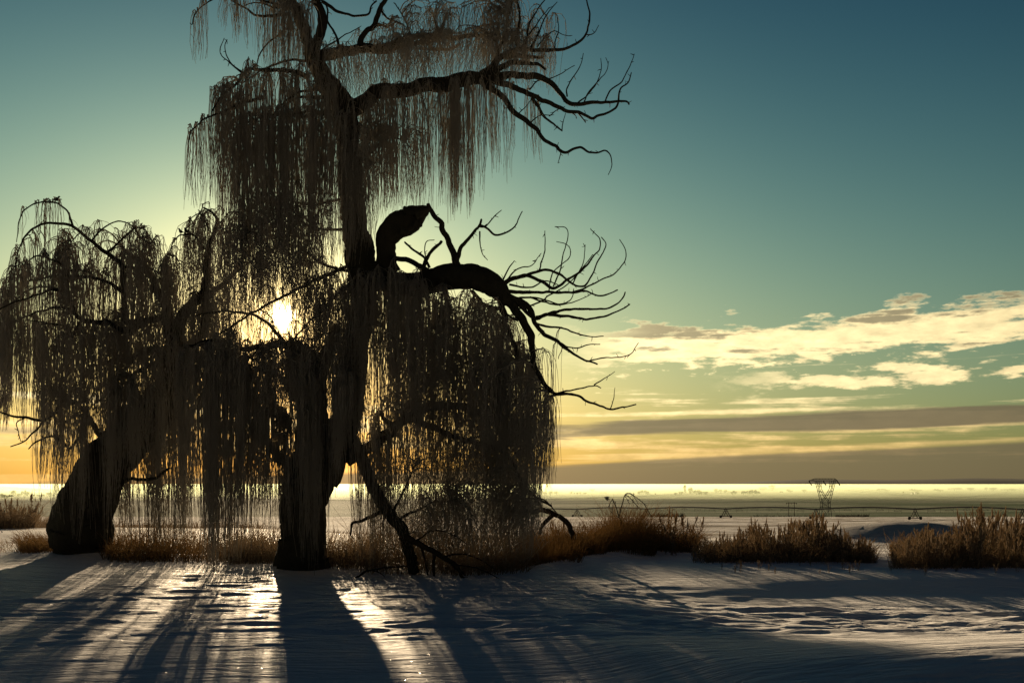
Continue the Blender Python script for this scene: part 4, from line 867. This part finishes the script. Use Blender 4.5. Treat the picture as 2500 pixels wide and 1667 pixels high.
def hpole():
    Y = 860.0; s = Y/FPX; x0 = (1932.5-1250)*s; z0 = gz(x0, Y); root = empty('power_pole', (x0, Y, z0)); tag(root, 'twin post wooden power pole with one crossbar near the pylon', 'power pole')
    H = CAMZ+(HORIZON-1225)*s-z0
    for sx in (-1, 1): part('post', [((sx*6.9*s, 0, -1), (sx*6.9*s, 0, H))], .24, 'pole_wood', root, 6)
    part('crossbar', [((-13.8*s, .3, H-.9), (13.8*s, .3, H-.9))], .2, 'pole_wood', root)
    for sx in (-1, 0, 1): part('insulator', [((sx*12.5*s, .3, H-.9), (sx*12.5*s, .3, H-2.2))], .14, 'rubber', root, 6)
hpole()
def irrigator():
    TW = [(1245, 535), (1409, 490), (1579, 450), (1772, 412), (1992, 380), (2234, 352), (2496, 326), (2790, 304)]
    pos = [((px-1250)/FPX*Y, Y) for px, Y in TW]; z = [gz(*p) for p in pos]
    root = empty('irrigation_boom', (*pos[3], z[3])); tag(root, 'long pivot irrigation boom on wheeled towers stretching across the snowy field', 'irrigation boom')
    o = np.array([*pos[3], z[3]]); HP = 3.7
    for i, (p, zz) in enumerate(zip(pos, z)):
        b = np.array([*p, zz])-o; dr = np.array(pos[min(i+1, 7)])-np.array(pos[max(i-1, 0)]); dr = dr/np.linalg.norm(dr); nr = np.array([dr[1]*-1, dr[0]])
        # the tower's feet stand along the boom's travel, splayed
        ax = np.array([1.0, 0.25]); ax /= np.linalg.norm(ax)
        f = lambda k, h: (b[0]+ax[0]*k, b[1]+ax[1]*k, b[2]+h)
        tw = part('tower', [(f(-1.9, .6), f(-.2, HP)), (f(1.9, .6), f(.2, HP)), (f(-1.9, .6), f(1.9, .6)), (f(-1.0, .6), f(.5, HP*.9)), (f(1.0, .6), f(-.5, HP*.9)), (f(0, HP-.1), f(0, HP+.5))], .15, 'galvanised', root)
        for k in (-2.3, 2.3):
            bm = bmesh.new(); bmesh.ops.create_cone(bm, cap_ends=True, segments=20, radius1=.56, radius2=.56, depth=.38)
            bmesh.ops.bevel(bm, geom=bm.edges[:], offset=.06, segments=1, affect='EDGES')
            me = bpy.data.meshes.new('wheel'); bm.to_mesh(me); bm.free(); w = obj('wheel', me, 'rubber', tw); w.location = f(k, .55); w.rotation_euler = (math.pi/2, 0, math.atan2(ax[1], ax[0]))
    for i in range(7):
        a = np.array([*pos[i], z[i]+HP])-o; c = np.array([*pos[i+1], z[i+1]+HP])-o; t = np.linspace(0, 1, 25)[:, None]
        P = a*(1-t)+c*t; P[:, 2] += (np.sin(t*math.pi)*.75)[:, 0]
        v, q = tubes(P[None], np.full((1, 25), .26), 6); me = mesh_np('span_pipe', v, q); del me['world']; sp = obj('span_pipe', me, 'galvanised', root)
        seg = []
        for k in range(1, 6):
            m_ = P[int(k*24/6)]; seg += [(m_+(0, 0, -.1), m_+(-1.3, 0, -1.0)), (m_+(0, 0, -.1), m_+(1.3, 0, -1.0)), (m_+(-1.3, 0, -1.0), m_+(1.3, 0, -1.0))]
        part('truss_rod', seg, .045, 'galvanised', sp)
        part('drop_hose', [(P[k], P[k]+(0, 0, -1.7)) for k in range(3, 23, 3)], .03, 'rubber', sp)
irrigator()

# ------------------------------------------------------------------ far trees and farms
def far_tree_mesh(seed, kind):
    """unit tree (1 high): trunk and a ragged crown of leaf clumps"""
    g = np.random.default_rng(seed); n = 420
    c = []
    for k in range(5): c.append((g.uniform(-.32, .32) if kind else g.uniform(-.12, .12), g.uniform(-.3, .3)*(1 if kind else .4), g.uniform(.3, .78), g.uniform(.14, .26)))
    i = g.integers(0, 5, n); C_ = np.array(c)[i]; d = g.normal(0, 1, (n, 3)); d /= np.linalg.norm(d, axis=1)[:, None]
    ctr = C_[:, :3]+d*(C_[:, 3]*g.uniform(.3, 1.05, n)**.6)[:, None]; ctr[:, 2] = np.clip(ctr[:, 2], .06, 1.0)
    V = (ctr[:, None, :]+g.normal(0, .055, (n, 3, 3))).reshape(-1, 3); T = np.arange(n*3).reshape(-1, 3)
    cr = mesh_np('crown', V, None, False, T); v, q = tubes(np.array([[[0, 0, -.05], [.01, 0, .25], [0, .01, .6]]]), np.array([[.045, .03, .012]]), 6); tr = mesh_np('trunk', v, q)
    cr.materials.append(M['far_leaf']); tr.materials.append(M['pole_wood'])
    for me in (cr, tr): del me['world']
    return cr, tr
FT = [far_tree_mesh(300+i, i % 2) for i in range(6)]
FARLAB = {'A': ('hazy tree in the clump round the farmstead beyond the irrigation boom', 'trees round the far farmstead'), 'B': ('hazy tree in the scattered line on the plain beyond the broken bough', 'trees beyond the broken bough'), 'C': ('pale fog veiled tree on the plain beyond the pylon', 'fog veiled trees beyond the pylon'), 'D': ('hazy hedgerow tree on the plain beyond the squat willow', 'hedgerow trees beyond the squat willow')}
def far(px, py, w, h, key, k=None):
    Y = 31.0*FPX/(py-HORIZON); s = Y/FPX; x = (px-1250)*s
    cr, tr = FT[int(rng.integers(6)) if k is None else k]; z = gz(x, Y)
    o = empty('far_tree', (x, Y, z)); o.scale = (w*s*1.45, w*s*1.45, h*s*1.2); tag(o, FARLAB[key][0], 'tree', FARLAB[key][1])
    for nm, me in (('crown', cr), ('trunk', tr)):
        c = bpy.data.objects.new(nm, me); COL.objects.link(c); c.parent = o
for a in [(1672, 1206, 9, 19), (1685, 1206, 15, 19), (1662, 1207, 16, 9), (1700, 1207, 18, 10), (1712, 1207.5, 18, 10), (1722, 1207, 16, 9), (1650, 1208, 12, 7), (1748, 1203, 14, 9), (1759, 1203, 15, 10), (1770, 1203, 13, 10), (1796, 1207, 10, 9), (1788, 1207, 12, 6), (1815, 1208, 15, 11), (1826, 1208, 16, 12), (1838, 1208, 16, 11), (1848, 1208, 12, 8)]: far(*a, 'A')
for a in [(1330, 1207, 12, 8), (1344, 1207, 16, 9), (1358, 1207, 16, 9), (1394, 1206.5, 9, 8), (1403, 1206.5, 6, 5), (1409, 1206.5, 8, 6), (1417, 1206.5, 8, 7), (1427, 1206, 14, 5), (1446, 1200, 18, 6), (1472, 1204, 12, 3), (1560, 1207, 12, 10), (1570, 1207, 14, 10), (1580, 1208, 14, 8), (1600, 1208, 5, 4), (1482, 1222, 16, 9)]: far(*a, 'B')
for a in [(1862, 1197, 26, 10), (1885, 1197, 22, 11), (1930, 1202, 14, 7), (1964, 1202, 16, 7), (1907, 1204, 6, 5), (2148, 1199, 16, 6), (2166, 1199, 16, 5), (2240, 1200, 26, 6), (2295, 1200, 22, 6), (2330, 1197, 24, 8), (2370, 1198, 24, 7), (2408, 1197, 10, 9), (2425, 1198, 26, 7), (2460, 1198, 26, 6), (2205, 1204, 5, 6)]: far(*a, 'C')
for a in [(4, 1212, 12, 7), (16, 1217, 24, 9), (32, 1210, 16, 11), (45, 1211, 14, 7), (57, 1211, 9, 15), (67, 1211, 10, 13), (80, 1212, 12, 6), (98, 1212, 14, 6), (6, 1197, 14, 4), (120, 1211, 16, 8)]: far(*a, 'D')
def barn(px, py, w, h, label):
    Y = 31.0*FPX/(py-HORIZON); s = Y/FPX; x = (px-1250)*s; W, Hh, L = w*s/2, h*s, w*s*.9
    root = empty('barn', (x, Y, gz(x, Y))); tag(root, label, 'barn')
    e = Hh*.65; V = [(-W, -L, -1), (W, -L, -1), (W, L, -1), (-W, L, -1), (-W, -L, e), (W, -L, e), (W, L, e), (-W, L, e), (0, -L, Hh), (0, L, Hh)]
    me = mesh_np('wall', V, [(0, 1, 5, 4), (1, 2, 6, 5), (2, 3, 7, 6), (3, 0, 4, 7)], False, [(4, 5, 8), (6, 7, 9)]); del me['world']; obj('wall', me, 'barn_wall', root)
    k = .3; R = [(-W-k, -L-k, e-.2), (0, -L-k, Hh+.25), (0, L+k, Hh+.25), (-W-k, L+k, e-.2), (W+k, -L-k, e-.2), (W+k, L+k, e-.2)]
    me = mesh_np('roof', R, [(0, 1, 2, 3), (1, 4, 5, 2)], False); del me['world']; obj('roof', me, 'barn_roof', root)
    v = [(-W*.3, -L-.15, -1), (W*.3, -L-.15, -1), (W*.3, -L-.15, e*.8), (-W*.3, -L-.15, e*.8)]; me = mesh_np('door', v, [(0, 1, 2, 3)], False); del me['world']; obj('door', me, 'barn_roof', root)
barn(2228, 1205.5, 5, 4.5, 'small pale barn standing alone on the foggy plain'); barn(2238, 1205.5, 7, 5, 'larger pale barn of the pair on the foggy plain')

# snow-dusted sticks in the left foreground
loose('dead_stick', 'two pale dead sticks crossing out of the snow behind the squat willow', 'stick', [([(4, 1296), (10, 1306), (17, 1316)], 1.3, .9, .1), ([(12, 1302), (20, 1308), (28, 1314)], 1.2, .8, .1)], 31.0, 1314)
